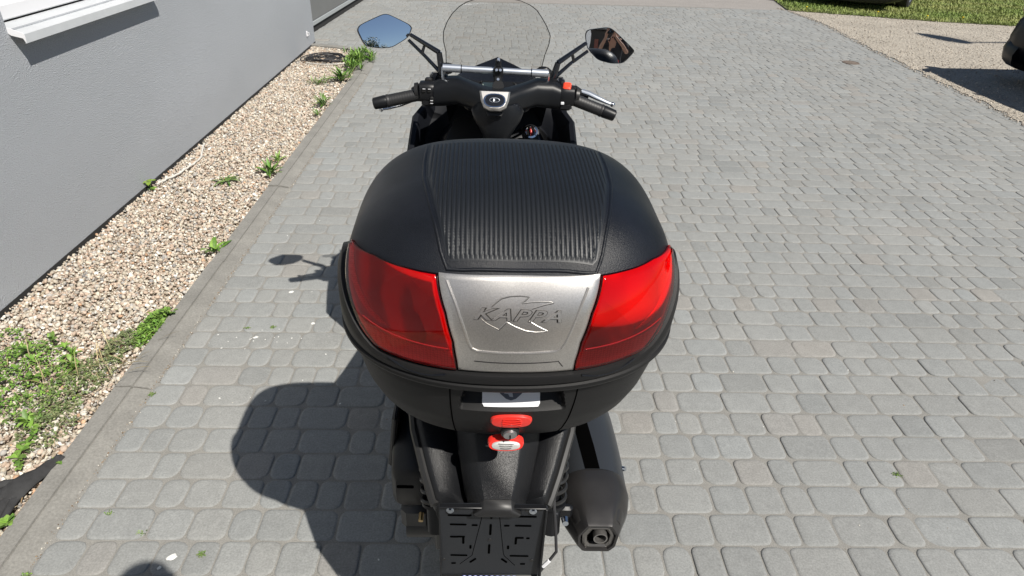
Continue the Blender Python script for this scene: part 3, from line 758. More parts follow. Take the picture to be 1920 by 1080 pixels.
# ------------------------------------------------------------------ HOUSE, GATE, LAMP
def house():
    t = empty('house', (-2.22, 3.0, 0)); tag(t, 'grey rendered building with a window running along the left side', 'building')
    Y0, Y1, Z1 = -9.0, 5.53, 5.6          # local y of ends (world -6 .. 8.53)
    wy0, wy1, wz0, wz1 = 0.20, 1.60, 1.088, 2.35
    D = -0.13
    mb = MB()
    ys = [Y0, wy0, wy1, Y1]; zs = [-.08, wz0, wz1, Z1]
    V = [(0, y, z) for y in ys for z in zs]
    Fc = [(i * 4 + j, (i + 1) * 4 + j, (i + 1) * 4 + j + 1, i * 4 + j + 1) for i in range(3) for j in range(3) if not (i == 1 and j == 1)]
    k = len(V)
    V += [(D, wy0, wz0), (D, wy0, wz1), (D, wy1, wz0), (D, wy1, wz1)]
    a, b, c, d = 1 * 4 + 1, 1 * 4 + 2, 2 * 4 + 1, 2 * 4 + 2
    Fc += [(a, b, k + 1, k), (c, k + 2, k + 3, d), (b, d, k + 3, k + 1), (a, k, k + 2, c)]
    m = len(V)
    V += [(-7, Y0, -.08), (-7, Y0, Z1), (-7, Y1, -.08), (-7, Y1, Z1)]
    Fc += [(0, 3, m + 1, m), (12, m + 2, m + 3, 15), (m, m + 1, m + 3, m + 2), (3, 7, 11, 15, m + 3, m + 1)]
    mb.add(V, Fc); mb.build('wall', M['stucco'], t, smooth=None, recalc=False)
    MB().box((-3.5, (Y0 + Y1) / 2, Z1 + .10), (7.3, Y1 - Y0 + .3, .18), bev=.02).build('roof_edge', M['sill'], t)
    # window
    w = MB()
    fx = D + .005
    for c_, s_ in (((fx, (wy0 + wy1) / 2, wz0 + .055), (.07, wy1 - wy0 - .002, .07)), ((fx, (wy0 + wy1) / 2, wz1 - .04), (.07, wy1 - wy0 - .002, .07)),
                   ((fx, wy0 + .04, (wz0 + wz1) / 2), (.068, .07, wz1 - wz0 - .16)), ((fx, wy1 - .04, (wz0 + wz1) / 2), (.068, .07, wz1 - wz0 - .16)), ((fx, (wy0 + wy1) / 2, (wz0 + wz1) / 2), (.066, .09, wz1 - wz0 - .16))):
        w.box(c_, s_, bev=.006)
    win = w.build('window', M['white_frame'], t)
    sb = MB().box((fx - .02, (wy0 + wy1) / 2, (wz0 + wz1) / 2), (.012, wy1 - wy0 - .1, wz1 - wz0 - .1)); sb.build('shutter_panel', M['white_frame'], win)
    # sheet metal sill: slopes out, folds down, upturned ends
    s = MB(); y0, y1 = wy0 + .002, wy1 - .002
    prof = [(D + .035, wz0 + .012), (.064, wz0 - .014), (.067, wz0 - .052), (.062, wz0 - .053), (.059, wz0 - .019), (D + .035, wz0 + .007)]
    s.loft([[(x, y0, z) for x, z in prof], [(x, y1, z) for x, z in prof]])
    s.build('sill', M['sill'], win)
    for yy, nm in ((y0 - .0035, 0), (y1, 1)):
        e = MB(); o = [(-.004, wz0 - .006), (.0, wz0 + .016), (.064, wz0 - .006), (.070, wz0 - .016), (.069, wz0 - .052), (.060, wz0 - .030), (.010, wz0 - .018)]
        e.loft([[(x, yy, z) for x, z in o], [(x, yy + .0035, z) for x, z in o]]); e.build('sill_end_cap', M['white_frame'], win)
    ob = MB().box((.006, 5.18, .167), (.012, .03, .06), bev=.004).tube([(.012, 5.18, .185), (.03, 5.18, .18), (.032, 5.18, .155), (.014, 5.18, .148)], .004, 6)
    ob.build('wall_hook', M['white_frame'], t)
    # near-black strip standing in for the shadow line along the wall foot
    MB().box((-.006, (Y0 + Y1) / 2, -.03), (.02, Y1 - Y0 - .004, .09)).build('wall_foot_shade', M['shade_black'], t)
house()

def gate():
    a = Vector((-2.40, 8.56, 0)); b = Vector((-2.02, 15.5, 0)); d = (b - a); Lg = d.length
    t = empty('sliding_gate', a, (0, 0, math.atan2(d.y, d.x))); tag(t, 'smooth dark grey gate panel beyond the wall corner', 'gate')
    MB().box((Lg / 2, .02, 1.25), (Lg, .04, 2.2), bev=.003).build('panel', M['gate'], t)
    MB().box((Lg / 2, .022, .118), (Lg, .06, .055), bev=.006).build('bottom_rail', M['gate_edge'], t)
    mb = MB()
    for i in range(8): mb.box((i * .97 + .1, .06, 1.1), (.05, .03, 2.1), bev=.004)
    mb.build('stiffener', M['gate'], t)
    MB().box((Lg / 2, .5, .6), (Lg, .8, 1.3)).build('shade_box', M['shade_black'], t)
    MB().box((Lg / 2, .12, .04), (Lg, .2, .1)).build('under_gate_shade', M['shade_black'], t)  # dark filler painting the shade in the gap under the gate
gate()

def lamp():
    hd = Vector((10.36, 5.28, 7.0))
    t = empty('street_lamp', (12.4, 5.19, 0)); tag(t, 'tall street lamp whose arm and head shade falls across the yard', 'street lamp')
    o = -Vector((12.4, 5.19, 0))
    MB().tube([(12.4, 5.19, 0), (12.4, 5.19, 3), (12.4, 5.19, 6.5), (12.25, 5.17, 6.95), (11.9, 5.09, 7.05), (10.55, 5.0, 7.02)], [.09, .075, .055, .05, .04, .03], 12).build('pole', M['pole'], t, off=o)
    rings = []
    dr = Vector((-.43, .90, 0)).normalized(); sd = Vector((dr.y, -dr.x, 0))
    for s, w in ((-.40, .03), (-.34, .10), (-.18, .17), (.05, .17), (.28, .11), (.42, .02)):
        rings.append([hd + dr * s + sd * (w * math.cos(a)) + Vector((0, 0, .13 * math.sin(a) * w / .17)) for a in [6.283 * k / 14 for k in range(14)]])
    MB().loft(rings).build('lamp_head', M['pole'], t, off=o)
lamp()

# ------------------------------------------------------------------ CARS
def car(loc, rot, paint, label, wheel_r=.31):
    t = empty('parked_car', loc, (0, 0, rot)); tag(t, label, 'car', 'parked cars')
    def ring(y, z0, z1, hw, n=3.4, top=0.9, k=22):
        out = []
        zc = (z0 + z1) / 2; hz = (z1 - z0) / 2
        for x, z in sell(0, zc, hw, hz, n, k):
            f = 1 - (1 - top) * max(0, (z - zc) / hz) ** 2
            out.append((x * f, y, z))
        return out
    st = [(0.0, .24, .60, .68), (.03, .17, .70, .77), (.09, .14, .82, .825), (.22, .13, .92, .85), (.6, .19, .95, .86), (1.4, .18, .95, .87), (2.4, .18, .94, .87), (3.1, .18, .93, .865), (3.6, .19, .86, .84), (3.95, .22, .74, .77), (4.06, .26, .66, .68), (4.1, .34, .56, .5)]
    MB().loft([ring(*s) for s in st]).build('body', paint, t, smooth=40)
    cb = [(.16, .86, .93, .60, .72), (.35, .86, 1.12, .70, .70), (.62, .86, 1.36, .72, .60), (1.0, .86, 1.44, .73, .585), (2.0, .86, 1.45, .73, .59), (2.45, .86, 1.38, .73, .59), (3.0, .86, 1.10, .72, .64), (3.3, .86, .93, .70, .68)]
    def cring(y, z0, z1, hb, ht):
        r = min(.06, (z1 - z0) * .4)
        return [(-hb, y, z0), (-ht - .01, y, z1 - r), (-ht + r * .5, y, z1 - r * .25), (-ht * .5, y, z1 + .008), (0, y, z1 + .014), (ht * .5, y, z1 + .008), (ht - r * .5, y, z1 - r * .25), (ht + .01, y, z1 - r), (hb, y, z0)]
    MB().loft([cring(*c) for c in cb]).build('windows', M['car_glass'], t, smooth=40)
    rf = [c for c in cb if .6 <= c[0] <= 2.5]
    MB().loft([[(p[0] * 1.01, p[1], p[2] + .006) for p in cring(*c)[1:8]] for c in rf], closed=False).build('roof', paint, t, smooth=40)
    for sx in (-1, 1):
        for pts_, r_ in (([(sx * .70, .20, .93), (sx * .66, .45, 1.22), (sx * .615, .64, 1.37)], .035), ([(sx * .735, 1.55, .92), (sx * .61, 1.62, 1.42)], .028), ([(sx * .70, 3.25, .92), (sx * .65, 2.75, 1.2), (sx * .61, 2.45, 1.37)], .03)):
            MB().tube(pts_, r_, 6).build('pillar', paint, t)
    MB().loft([[(x * 1.012, y, z) for x, y, z in ring(*s)] for s in [(-.015, .20, .50, .70), (.02, .14, .56, .79), (.12, .12, .56, .845), (.3, .12, .50, .865)]]).build('bumper', M['car_trim'] if paint is M['car_blue'] else paint, t, smooth=40)
    for sx in (-1, 1):
        l = MB().box((sx * .70, .10, .80), (.16, .10, .22), (0, 0, sx * -.5), .03); l.build('tail_light', M['lamp_red'], t)
        l = MB().box((sx * .66, 3.93, .66), (.26, .16, .14), (0, 0, sx * .5), .04); l.build('headlight', M['lamp_clear'], t)
        m = MB().sphere((sx * .93, 2.78, .98), .1, 10, 7, (1.0, .6, .7)); m.build('wing_mirror', paint, t)
        for yy in (1.02, 3.35):
            w = empty('wheel', (sx * .76, yy, wheel_r), parent=t)
            prof = [(-.10, .20), (-.105, .27), (-.085, wheel_r - .008), (-.04, wheel_r), (.04, wheel_r), (.085, wheel_r - .008), (.105, .27), (.10, .20)]
            MB().loft([[(x, r * math.cos(a), r * math.sin(a)) for x, r in prof] for a in [6.283 * i / 36 for i in range(37)]], cap0=False, cap1=False, closed=False).build('tyre', M['tyre'], w, recalc=False)
            rm = MB()
            rm.loft([[(sx * x, r * math.cos(a), r * math.sin(a)) for a in [6.283 * i / 30 for i in range(30)]] for x, r in ((.0, .2), (.085, .205), (.098, .20), (.085, .185), (.05, .18), (.05, .01))])
            for q in range(5):
                a = 6.283 * q / 5
                rm.box((sx * .075, .11 * math.cos(a), .11 * math.sin(a)), (.03, .16, .05), (a, 0, 0), .008)
            rm.sphere((sx * .08, 0, 0), .05, 10, 6, (.4, 1, 1)).build('rim', M['alloy'], w)
    return t
# black hatchback on the yard: its tail is the far end
car((6.36, 7.42, 0), R(180), M['car_black'], 'black hatchback cut off by the right edge on the gravel yard')
car((6.12, 12.30, 0), R(-38), M['car_blue'], 'slate coloured car on the lawn showing only a wheel and bumper')

# ------------------------------------------------------------------ SCOOTER
SY = 1.6
root = empty('scooter', (-0.013, SY, 0), (0, R(1.0), 0))
tag(root, 'black maxi scooter seen from behind with a big top case', 'scooter')
OFF = (0, -SY, 0)
FRONT = [False]
def FR(p):      # handlebar, screen and leg shield are set 17 cm further forward and 8 % larger than first laid out
    if FRONT[0] == 2: return Vector((p[0] * 1.22 + .0037, p[1] * 1.22, p[2] * 1.22 - .3762))     # leg shield sits further forward still
    return Vector((p[0] * 1.08 + .0014, p[1] * 1.08, p[2] * 1.08 - .1368))
def part(mb, name, m, parent=None, smooth=35):
    if FRONT[0]: mb.v = [FR(v) for v in mb.v]
    return mb.build(name, m, parent or root, smooth, OFF)
def sub(mb, name, m, parent, smooth=35):
    if FRONT[0]: mb.v = [FR(v) for v in mb.v]
    return mb.build(name, m, parent, smooth, OFF)

# ---- top case -----------------------------------------------------
Q = dict(a=.281, bf=.2606, br=.2321, n=3.6431, nr=2.3564, hh=.2163, pf=3.5572, ps=2.8127, pr=1.9974, taper=.0549)
def plan(th):
    s, c = math.sin(th), -math.cos(th)
    b, n = (Q['bf'], Q['n']) if c > 0 else (Q['br'], Q['nr'])
    r = 1 / ((abs(s) / Q['a']) ** n + (abs(c) / b) ** n) ** (1 / n)
    return r, s, c
def pw(th):
    s, c = math.sin(th), -math.cos(th); w = s * s
    return Q['ps'] * w + (Q['pf'] if c > 0 else Q['pr']) * (1 - w)
def lidp(th, z):
    p = pw(th); k = max(0.0, 1 - (max(z, 0) / Q['hh']) ** p) ** (1 / p)
    r, s, c = plan(th)
    y = r * c * k
    return Vector((r * s * k * (1 - Q['taper'] * y), y, z))
def lidn(th, z):
    e = 1e-3
    du = lidp(th + e, z) - lidp(th - e, z); dv = lidp(th, z + 1e-3) - lidp(th, max(z - 1e-3, 0))
    n = du.cross(dv)
    return n.normalized() if n.length > 1e-12 else Vector((0, 0, 1))
def LP(th, z, off=0.0): return lidp(th, z) + lidn(th, z) * off
def lid_z(x, y):
    r0 = math.hypot(x, y)
    if r0 < 1e-6: return Q['hh']
    th = math.atan2(x, -y); r, s, c = plan(th); k = min(r0 / r, .9999); p = pw(th)
    return Q['hh'] * (1 - k ** p) ** (1 / p)
def rear_y(x, z):
    lo, hi = -.24, 0.0
    for _ in range(28):
        m = (lo + hi) / 2
        r0 = math.hypot(x, m); th = math.atan2(x, -m); r, s, c = plan(th); k = r0 / r
        zz = Q['hh'] * (1 - k ** pw(th)) ** (1 / pw(th)) if k < 1 else -1
        if zz > z: hi = m
        else: lo = m
    return lo
def rear_pt(x, z, off=0.0):
    e = .002; P = Vector((x, rear_y(x, z), z))
    du = Vector((x + e, rear_y(x + e, z), z)) - P; dv = Vector((x, rear_y(x, z + e), z + e)) - P
    return P + du.cross(dv).normalized() * off

TC = []
def build_case():
    # black tub: flanges and tapering shell, with the handle recess pressed into its rear
    def zb(th):
        d = abs(math.degrees((th + math.pi) % (2 * math.pi) - math.pi))
        if d < 48: return 0.0
        if d < 80: return .100 * ((d - 48) / 32) ** 1.25
        q = min(1, (d - 80) / 40); return .100 * (1 - q * q * (3 - 2 * q))
    ths = []
    d = -180.0
    while d < 180: ths.append(R(d)); d += .6 if abs(d) < 34 else 3.0
    rows = [(-.002, 1, .0005, 1), (-.004, 1, .0095, 1), (-.010, 1, .0125, .8), (-.018, 1, .0120, .2), (-.0205, 1, .0085, 0), (-.0235, 1, .0082, 0), (-.0255, 1, .0122, 0), (-.031, 1, .0125, 0), (-.037, 1, .0095, 0), (-.040, 1, .004, 0), (-.043, 1, .000, 0)]
    def tubsc(z):
        return float(np.interp(z, [-.208, -.205, -.198, -.186, -.165, -.13, -.09, -.06, -.046], [.62, .71, .78, .835, .885, .935, .968, .99, .995]))
    z = -.048
    while z > -.204: rows.append((z, tubsc(z), 0.0, 0)); z -= .0022 if z > -.112 else .007
    rows += [(-.205, .71, 0, 0), (-.208, .62, 0, 0), (-.209, .2, 0, 0)]
    mb = MB(); rings = []
    for (z, sc, ex, up) in rows:
        ring = []
        for th in ths:
            r, s, c = plan(th)
            zz = z + zb(th) * up
            q = r * sc + ex
            if ex > 0 and up > 0:
                kz = lidp(th, max(zz, 0)); q = max(q, math.hypot(kz.x, kz.y) + ex) if zz > 0 else q
                if zz > 0: q = math.hypot(kz.x, kz.y) + ex
            x, y = q * s, q * c
            if sc != 1 and c < 0:
                hw = float(np.interp(z, [-.099, -.046], [.087, .077]))
                if -.0985 < z < -.040:
                    dep = .048 * min(1, (z + .0985) / .048) ** .9
                    e = max(0.0, min(1.0, (hw - abs(x - .002)) / .005))
                    y += dep * e
            ring.append((x * (1 - Q['taper'] * y), y, zz))
        rings.append(ring)
    mb.loft(rings, cap0=False, cap1=True)
    tub = mb.build('top_case', M['tub_plastic'], root, 40)
    tub.location = (0.0222, 1.0155 - SY, 1.0998)
    tub.rotation_euler = (R(4.4478), 0, R(1.4841))
    tag(tub)
    # domed lid
    rings = []
    T2 = [R(a) for a in range(-180, 180)]
    NL = 60
    for i in range(NL + 1):
        ring = []
        for th in T2:
            p = pw(th); f = math.pi / 2 * i / NL; k = max(math.cos(f), 1e-4) ** (2 / p); zz = Q['hh'] * math.sin(f) ** (2 / p)
            r, s, c = plan(th); y = r * c * k
            ring.append((r * s * k * (1 - Q['taper'] * y), y, zz))
        rings.append(ring)
    MB().loft(rings, cap0=False).build('lid', M['case_plastic'], tub, 60)

    # band: two red lenses and the silver panel between them
    def edge(side, v):      # angle of panel/lens border in degrees at height v (0 bottom, 1 top)
        return float(np.interp(v, [0, .12, .35, .65, 1], [-20, -20.5, -22, -26, -33] if side < 0 else [21.5, 21.8, 23.5, 28, 35.5]))
    def outer(v): return float(np.interp(v, [0, .2, .5, .8, 1], [50, 59, 67, 73, 76.5]))
    def ztop(th):
        d = abs(math.degrees(th)); return float(np.interp(d, [0, 45, 60, 76.5], [.138, .138, .136, .122]))
    def patch(fl, fr, z0f, z1f, off, nu, nv, thick=.004, edgeround=.0, bottom=True):
        """grid between border angle functions; closed slab of given thickness"""
        top = []; bot = []
        for j in range(nv + 1):
            v = j / nv; a = []; b = []
            for i in range(nu + 1):
                u = i / nu; th = R(fl(v) + (fr(v) - fl(v)) * u)
                zz = z0f(th) + (z1f(th) - z0f(th)) * v
                er = 0
                if edgeround:
                    du = min(u, 1 - u) * abs(fr(v) - fl(v)) * .0038; dv = min(v, 1 - v) * .15
                    m = min(du, dv); er = -edgeround * max(0, 1 - m / edgeround) ** 2
                a.append(LP(th, zz, off + er)); b.append(LP(th, zz, off - thick))
            top.append(a); bot.append(b)
        mb = MB(); W = nu + 1
        mb.add([p for r_ in top for p in r_] + [p for r_ in bot for p in r_], [])
        B = W * (nv + 1); fs = []
        for j in range(nv):
            for i in range(nu):
                a = j * W + i
                fs.append((a, a + 1, a + W + 1, a + W))
                if bottom: fs.append((B + a, B + a + W, B + a + W + 1, B + a + 1))
        for i in range(nu):
            fs.append((i, B + i, B + i + 1, i + 1)); a = nv * W + i; fs.append((a, a + 1, B + a + 1, B + a))
        for j in range(nv):
            a = j * W; fs.append((a, a + W, B + a + W, B + a)); a = j * W + nu; fs.append((a, B + a, B + a + W, a + W))
        mb.f = fs
        return mb
    zero = lambda th: .0012
    for sd in (-1, 1):
        ef = (lambda v: outer(v) * -1) if sd < 0 else (lambda v: edge(1, v) + .35)
        gf = (lambda v: edge(-1, v) - .35) if sd < 0 else (lambda v: outer(v))
        # reflector body behind, prism strip along the foot, clear red shell outside
        def span(za, zb_, ia, ib):
            return (lambda v: ef(min(1, (za + (zb_ - za) * v) / .138)) + ia), (lambda v: gf(min(1, (za + (zb_ - za) * v) / .138)) - ib)
        i0, i1 = span(.034, .138, .6, .6)
        patch(i0, i1, lambda th: .034, lambda th: ztop(th) - .002, .0036, 60, 26, .004).build('reflector_body', M['reflector'], tub, 50)
        i0, i1 = span(.002, .0335, .6, .6)
        patch(i0, i1, lambda th: .002, lambda th: .0335, .0036, 60, 8, .004).build('prism_strip', M['prism'], tub, 50)
        sh = patch(ef, gf, zero, ztop, .0088, 60, 30, .009, .003, False)
        o = sh.build('red_lens', M['lens'], tub, 50)
        so = (lambda v: -outer(v) + 0.2) if sd < 0 else (lambda v: outer(v) - 5.5)
        si = (lambda v: -outer(v) + 5.5) if sd < 0 else (lambda v: outer(v) - 0.2)
        patch(so, si, lambda th: .050, lambda th: ztop(th) - .006, .0046, 8, 20, .001).build('side_prism', M['prism'], tub, 50)
        # fine moulded line near the lens foot
        pts = []
        for i in range(25):
            u = .04 + .80 * i / 24 if sd > 0 else .16 + .8 * i / 24
            th = R(ef(.3) + (gf(.3) - ef(.3)) * u); pts.append(LP(th, .040 + .012 * (u if sd > 0 else 1 - u) ** 2, .0088))
        MB().tube(pts, .0008, 6).build('lens_rib', M['dark_red'], tub)
    sp = patch(lambda v: edge(-1, v), lambda v: edge(1, v), zero, lambda th: ztop(th) + .001, .0065, 44, 40, .006, .002)
    pan = sp.build('silver_panel', M['silver_paint'], tub, 50)
    # raised trapezoid ridge on it
    fr = [(-.101, .131), (-.088, .105), (-.0765, .075), (-.068, .050), (-.064, .043), (-.056, .0395), (-.02, .0375), (.02, .0375), (.060, .0395), (.0675, .043), (.073, .051), (.083, .075), (.095, .105), (.107, .131)]
    pts = []
    for (x0, z0), (x1, z1) in zip(fr[:-1], fr[1:]):
        for k in range(4): pts.append(rear_pt(x0 + (x1 - x0) * k / 4, z0 + (z1 - z0) * k / 4, .0066))
    MB().tube(pts, .0021, 8).build('panel_ridge', M['silver_paint'], tub)
    # lower shelf recess line
    pts = [rear_pt(-.060 + .125 * i / 14, .022 - .002 * math.cos((i / 14 - .5) * 3), .0066) for i in range(15)] + [rear_pt(.072, .012, .0066)]
    MB().tube(pts, .0009, 6).build('panel_crease', M['smooth_plastic'], tub)
    # embossed lettering and the outlined swoosh letter behind it
    for lay, ofs in ((0, .045), (1, .008)):
     V, Fc = text_mesh('KAPPA', 1.0, shear=.40, extrude=.5, bevel=0.0, offset=ofs)
     xs = [v.x for v in V]; ys = [v.y for v in V]; zs = [v.z for v in V]
     x0, x1, y0, y1, z0, z1 = min(xs), max(xs), min(ys), max(ys), min(zs), max(zs)
     W = []; ex = .0008 if lay == 0 else 0
     for v in V:
        u = (v.x - x0) / (x1 - x0); w = (v.y - y0) / (y1 - y0); h = (v.z - z0) / (z1 - z0)
        X = -.0615 - ex + (.127 + 2 * ex) * u; Z = .0862 - ex * .8 - .0035 * u + (.0150 + 1.6 * ex) * w
        W.append(rear_pt(X, Z, (.0058 + .0009 * h) if lay == 0 else (.0060 + .0026 * h)))
     MB().add(W, Fc).build('letter_dark_edge' if lay == 0 else 'embossed_letters', M['edge_shade_grey'] if lay == 0 else M['silver_paint'], tub, 30)  # enlarged dark copy paints edge shading around the raised letters
    sw1 = [(-.0375, .1025), (-.030, .108), (-.023, .1125), (-.010, .1152), (.005, .1158), (.0175, .115), (.0125, .111), (.0065, .107), (.020, .1085), (.036, .1095), (.050, .109), (.0535, .1078), (.040, .1055), (.0215, .1005)]
    sw2 = [(-.051, .0865), (-.042, .080), (-.0255, .0725), (-.020, .078), (-.0145, .0833), (-.002, .0772), (.014, .0715), (.029, .0695), (.042, .0702), (.0455, .0712), (.031, .078), (.0185, .0848)]
    for sw in (sw1, sw2):
        pts = []
        for (a0, b0), (a1, b1) in zip(sw[:-1], sw[1:]):
            for k in range(3): pts.append(rear_pt(a0 + (a1 - a0) * k / 3, b0 + (b1 - b0) * k / 3, .0066))
        pts.append(rear_pt(*sw[-1], .0066))
        MB().tube(pts, .00075, 6).build('swoosh_outline', M['silver_paint'], tub)
        MB().tube([p + Vector((.0009, -.0002, -.0009)) for p in pts], .0005, 5).build('swoosh_dark_edge', M['smooth_plastic'], tub)  # thin dark offset copy paints the shaded side of the raised line

    # ribbed top panel
    def hwid(y): return float(np.interp(y, [-.165, -.157, -.08, 0, .06, .135], [.104, .112, .132, .147, .150, .149]))
    NU, NV = 340, 300; ya, yb = -.164, .134; cxp = .008
    V = []; nr = 34
    for j in range(NV + 1):
        y = ya + (yb - ya) * j / NV
        for i in range(NU + 1):
            u = i / NU * 2 - 1; x = cxp + u * hwid(y)
            ph = ((x - cxp) / .0071 + .055 * (abs((j % 4) - 2) - 1)) % 1.0
            rib = .0019 * (ph / .22 if ph < .22 else (1 if ph < .68 else (1 - ph) / .32))
            ed = min((1 - abs(u)) * hwid(y), y - ya, yb - y)
            rib *= max(0, min(1, (ed - .002) / .004))
            V.append((x, y, lid_z(x / 1, y) + .0008 + rib + .0002))
    Fc = [(j * (NU + 1) + i, j * (NU + 1) + i + 1, (j + 1) * (NU + 1) + i + 1, (j + 1) * (NU + 1) + i) for j in range(NV) for i in range(NU)]
    link_mesh('ribbed_panel', V, Fc, M['panel_plastic'], tub, 30)
    ol = []
    ys_ = [ya - .006 + (yb - ya + .012) * i / 30 for i in range(31)]
    ol += [(cxp - hwid(y) - .006, y) for y in ys_[::-1]] + [(cxp - hwid(ya) + 2 * hwid(ya) * i / 12, ya - .008) for i in range(1, 12)] + [(cxp + hwid(y) + .006, y) for y in ys_]
    MB().tube([(x, y, lid_z(x, y) - .0014) for x, y in ol], .0032, 10).build('panel_border', M['case_plastic'], tub, 60)

    # moulded crescent finger grips in the rim below the lenses
    for sd in (-1, 1):
        pts = []
        for i in range(15):
            u = i / 14; th = R(sd * (24 + 20 * u)); r, s, c = plan(th); q = r + .0122
            pts.append((q * s, q * c, -.006 - .010 * math.sin(math.pi * u) + .004 * u))
        MB().tube(pts, .0016, 6).build('rim_moulding', M['case_plastic'], tub)
    # vertical seams of the centre section
    for sd, xa, xb in ((-1, -.098, -.088), (1, .104, .084)):
        pts = []
        for i in range(16):
            t = i / 15; z = -.044 - .154 * t; x = xa + (xb - xa) * t ** 2.0
            scl = tubsc(z); lo = -.24
            r = Q['br'] * scl
            y = -r * (1 - min(.99, abs(x) / (Q['a'] * scl)) ** Q['nr']) ** (1 / Q['nr'])
            pts.append((x, y - .0004, z))
        MB().tube(pts, .0011, 5).build('seam', M['dark_hole'], tub)
    # sticker card in the handle recess
    def rec(x, z, off=0.0):
        r = Q['br'] * tubsc(z)
        y = -r * (1 - (abs(x) / (Q['a'] * tubsc(z))) ** Q['nr']) ** (1 / Q['nr']) + .048 * min(1, (z + .0985) / .048) ** .9
        return Vector((x, y - .0006 - off, z + off * .9))
    g = MB(); W, H = .0470, 12
    rows_ = []
    for j in range(H + 1):
        z = -.0930 + .049 * j / H; ins = .003 if j in (0, H) else 0
        rows_.append([rec(.0005 + (W - ins) * (i / 10 * 2 - 1), z, .0007) for i in range(11)])
    g.loft(rows_, closed=False); g.build('sticker', M['white_label'], tub, None)
    g = MB()
    sh = [(-.027, -.062), (.027, -.062), (.024, -.069), (.017, -.077), (.008, -.083), (0, -.085), (-.008, -.083), (-.017, -.077), (-.024, -.069)]
    g.add([rec(x, z, .0019) for x, z in sh], [tuple(range(len(sh)))]); g.build('sticker_shield', M['label_grey'], tub, None)
    g = MB()
    lion = [(-.010, -.066 + .004), (-.004, -.0625), (-.002, -.0655), (.003, -.066), (.002, -.0615), (.006, -.060), (.011, -.0605), (.008, -.0565), (.010, -.053), (.004, -.054), (.000, -.0515), (-.005, -.053), (-.007, -.057), (-.012, -.0565), (-.008, -.0605)]
    tri = tessellate_polygon([[Vector((x, z, 0)) for x, z in lion]])
    g.add([rec(x * 1.15, (z + .0585) * 1.1 - .0725, .0026) for x, z in lion], [tuple(t_) for t_ in tri]); g.build('sticker_emblem', M['label_pale'], tub, None)
    # red push button with ridges, lock, lower release button
    def tuby(x, z):
        r = Q['br'] * tubsc(z); return -r * (1 - (abs(x) / (Q['a'] * tubsc(z))) ** Q['nr']) ** (1 / Q['nr'])
    cx_, cz_ = .002, -.121
    def oval(cx, cz, hx, hz, off, n=24, e=2.6, bow=.0): return [Vector((x, tuby(x, cz) - off - bow * (1 - ((x - cx) / hx) ** 2), z)) for x, z in sell(cx, cz, hx, hz, e, n)]
    rr = [oval(cx_, cz_, .0345, .0145, -.004), oval(cx_, cz_, .0345, .0145, .003), oval(cx_, cz_, .032, .0125, .0065), oval(cx_, cz_, .022, .008, .0075)]
    MB().loft(rr).build('push_button', M['red_plastic'], tub, 40)
    b = MB()
    for i in range(4):
        hw = .0165 - .001 * abs(i - 1.5)
        pts = [(cx_ + .001 + hw * (k / 8 * 2 - 1), tuby(0, cz_) - .0085, cz_ + .007 - i * .0042 + .0022 * (1 - (k / 8 * 2 - 1) ** 2)) for k in range(9)]
        b.tube(pts, .0009, 6)
    b.build('button_ridges', M['red_plastic'], tub)
    zl = -.151; yl = tuby(0, zl)
    dirn = Vector((0, -.93, -.2)).normalized()
    c0 = Vector((.0015, yl + .010, zl))
    MB().cyl(c0, c0 + dirn * .020, .0165, .0150, 24).build('lock_surround', M['smooth_plastic'], tub)
    lk = MB().cyl(c0 + dirn * .019, c0 + dirn * .024, .0118, .0112, 24); lk.build('lock', M['lock_metal'], tub)
    MB().box(c0 + dirn * .0245, (.0022, .001, .013), (R(-12), 0, 0)).build('keyhole', M['dark_hole'], tub)
    zl = -.187
    def ov2(hx, hz, off): return [Vector((-.004 + x, tuby(0, -.17) - .010 - off + (z) * .55, zl + z)) for x, z in sell(0, 0, hx, hz, 2.4, 24)]
    MB().loft([ov2(.031, .0105, -.007), ov2(.031, .0105, 0), ov2(.029, .009, .004), ov2(.024, .0068, .0042)]).build('release_button', M['red_plastic'], tub, 40)
    MB().loft([ov2(.0245, .0068, .0035), ov2(.0242, .0067, .0056), ov2(.020, .005, .0070)]).build('release_insert', M['silver_insert'], tub, 40)
    b = MB()
    for i in range(3): b.tube([(-.004 + (.013 - .002 * i) * (k / 8 * 2 - 1), tuby(0, -.17) - .0175 + (.004 - i * .004) * .55, zl + .003 - i * .003 - .002 * (1 - (k / 8 * 2 - 1) ** 2) + .002) for k in range(9)], .0008, 6)
    b.build('release_ridges', M['lock_metal'], tub)
    # rack plate under the case
    rk = MB(); rk.box((0, .03, -.220), (.22, .20, .016), bev=.006); rk.box((0, -.10, -.222), (.07, .08, .02), bev=.006)
    for sx in (-1, 1): rk.tube([(sx * .08, -.08, -.219), (sx * .12, -.02, -.222), (sx * .12, .12, -.222)], .009, 8)
    rk.build('rack_plate', M['inner_black'], tub)
    sc_ = MB()
    for x, z, y in ((-.125, -.209, -.120), (-.105, -.210, -.128)): sc_.box((x, y, z), (.018, .006, .006), (0, .4, 0), .002)
    sc_.build('rack_fasteners', M['steel'], tub)
build_case()

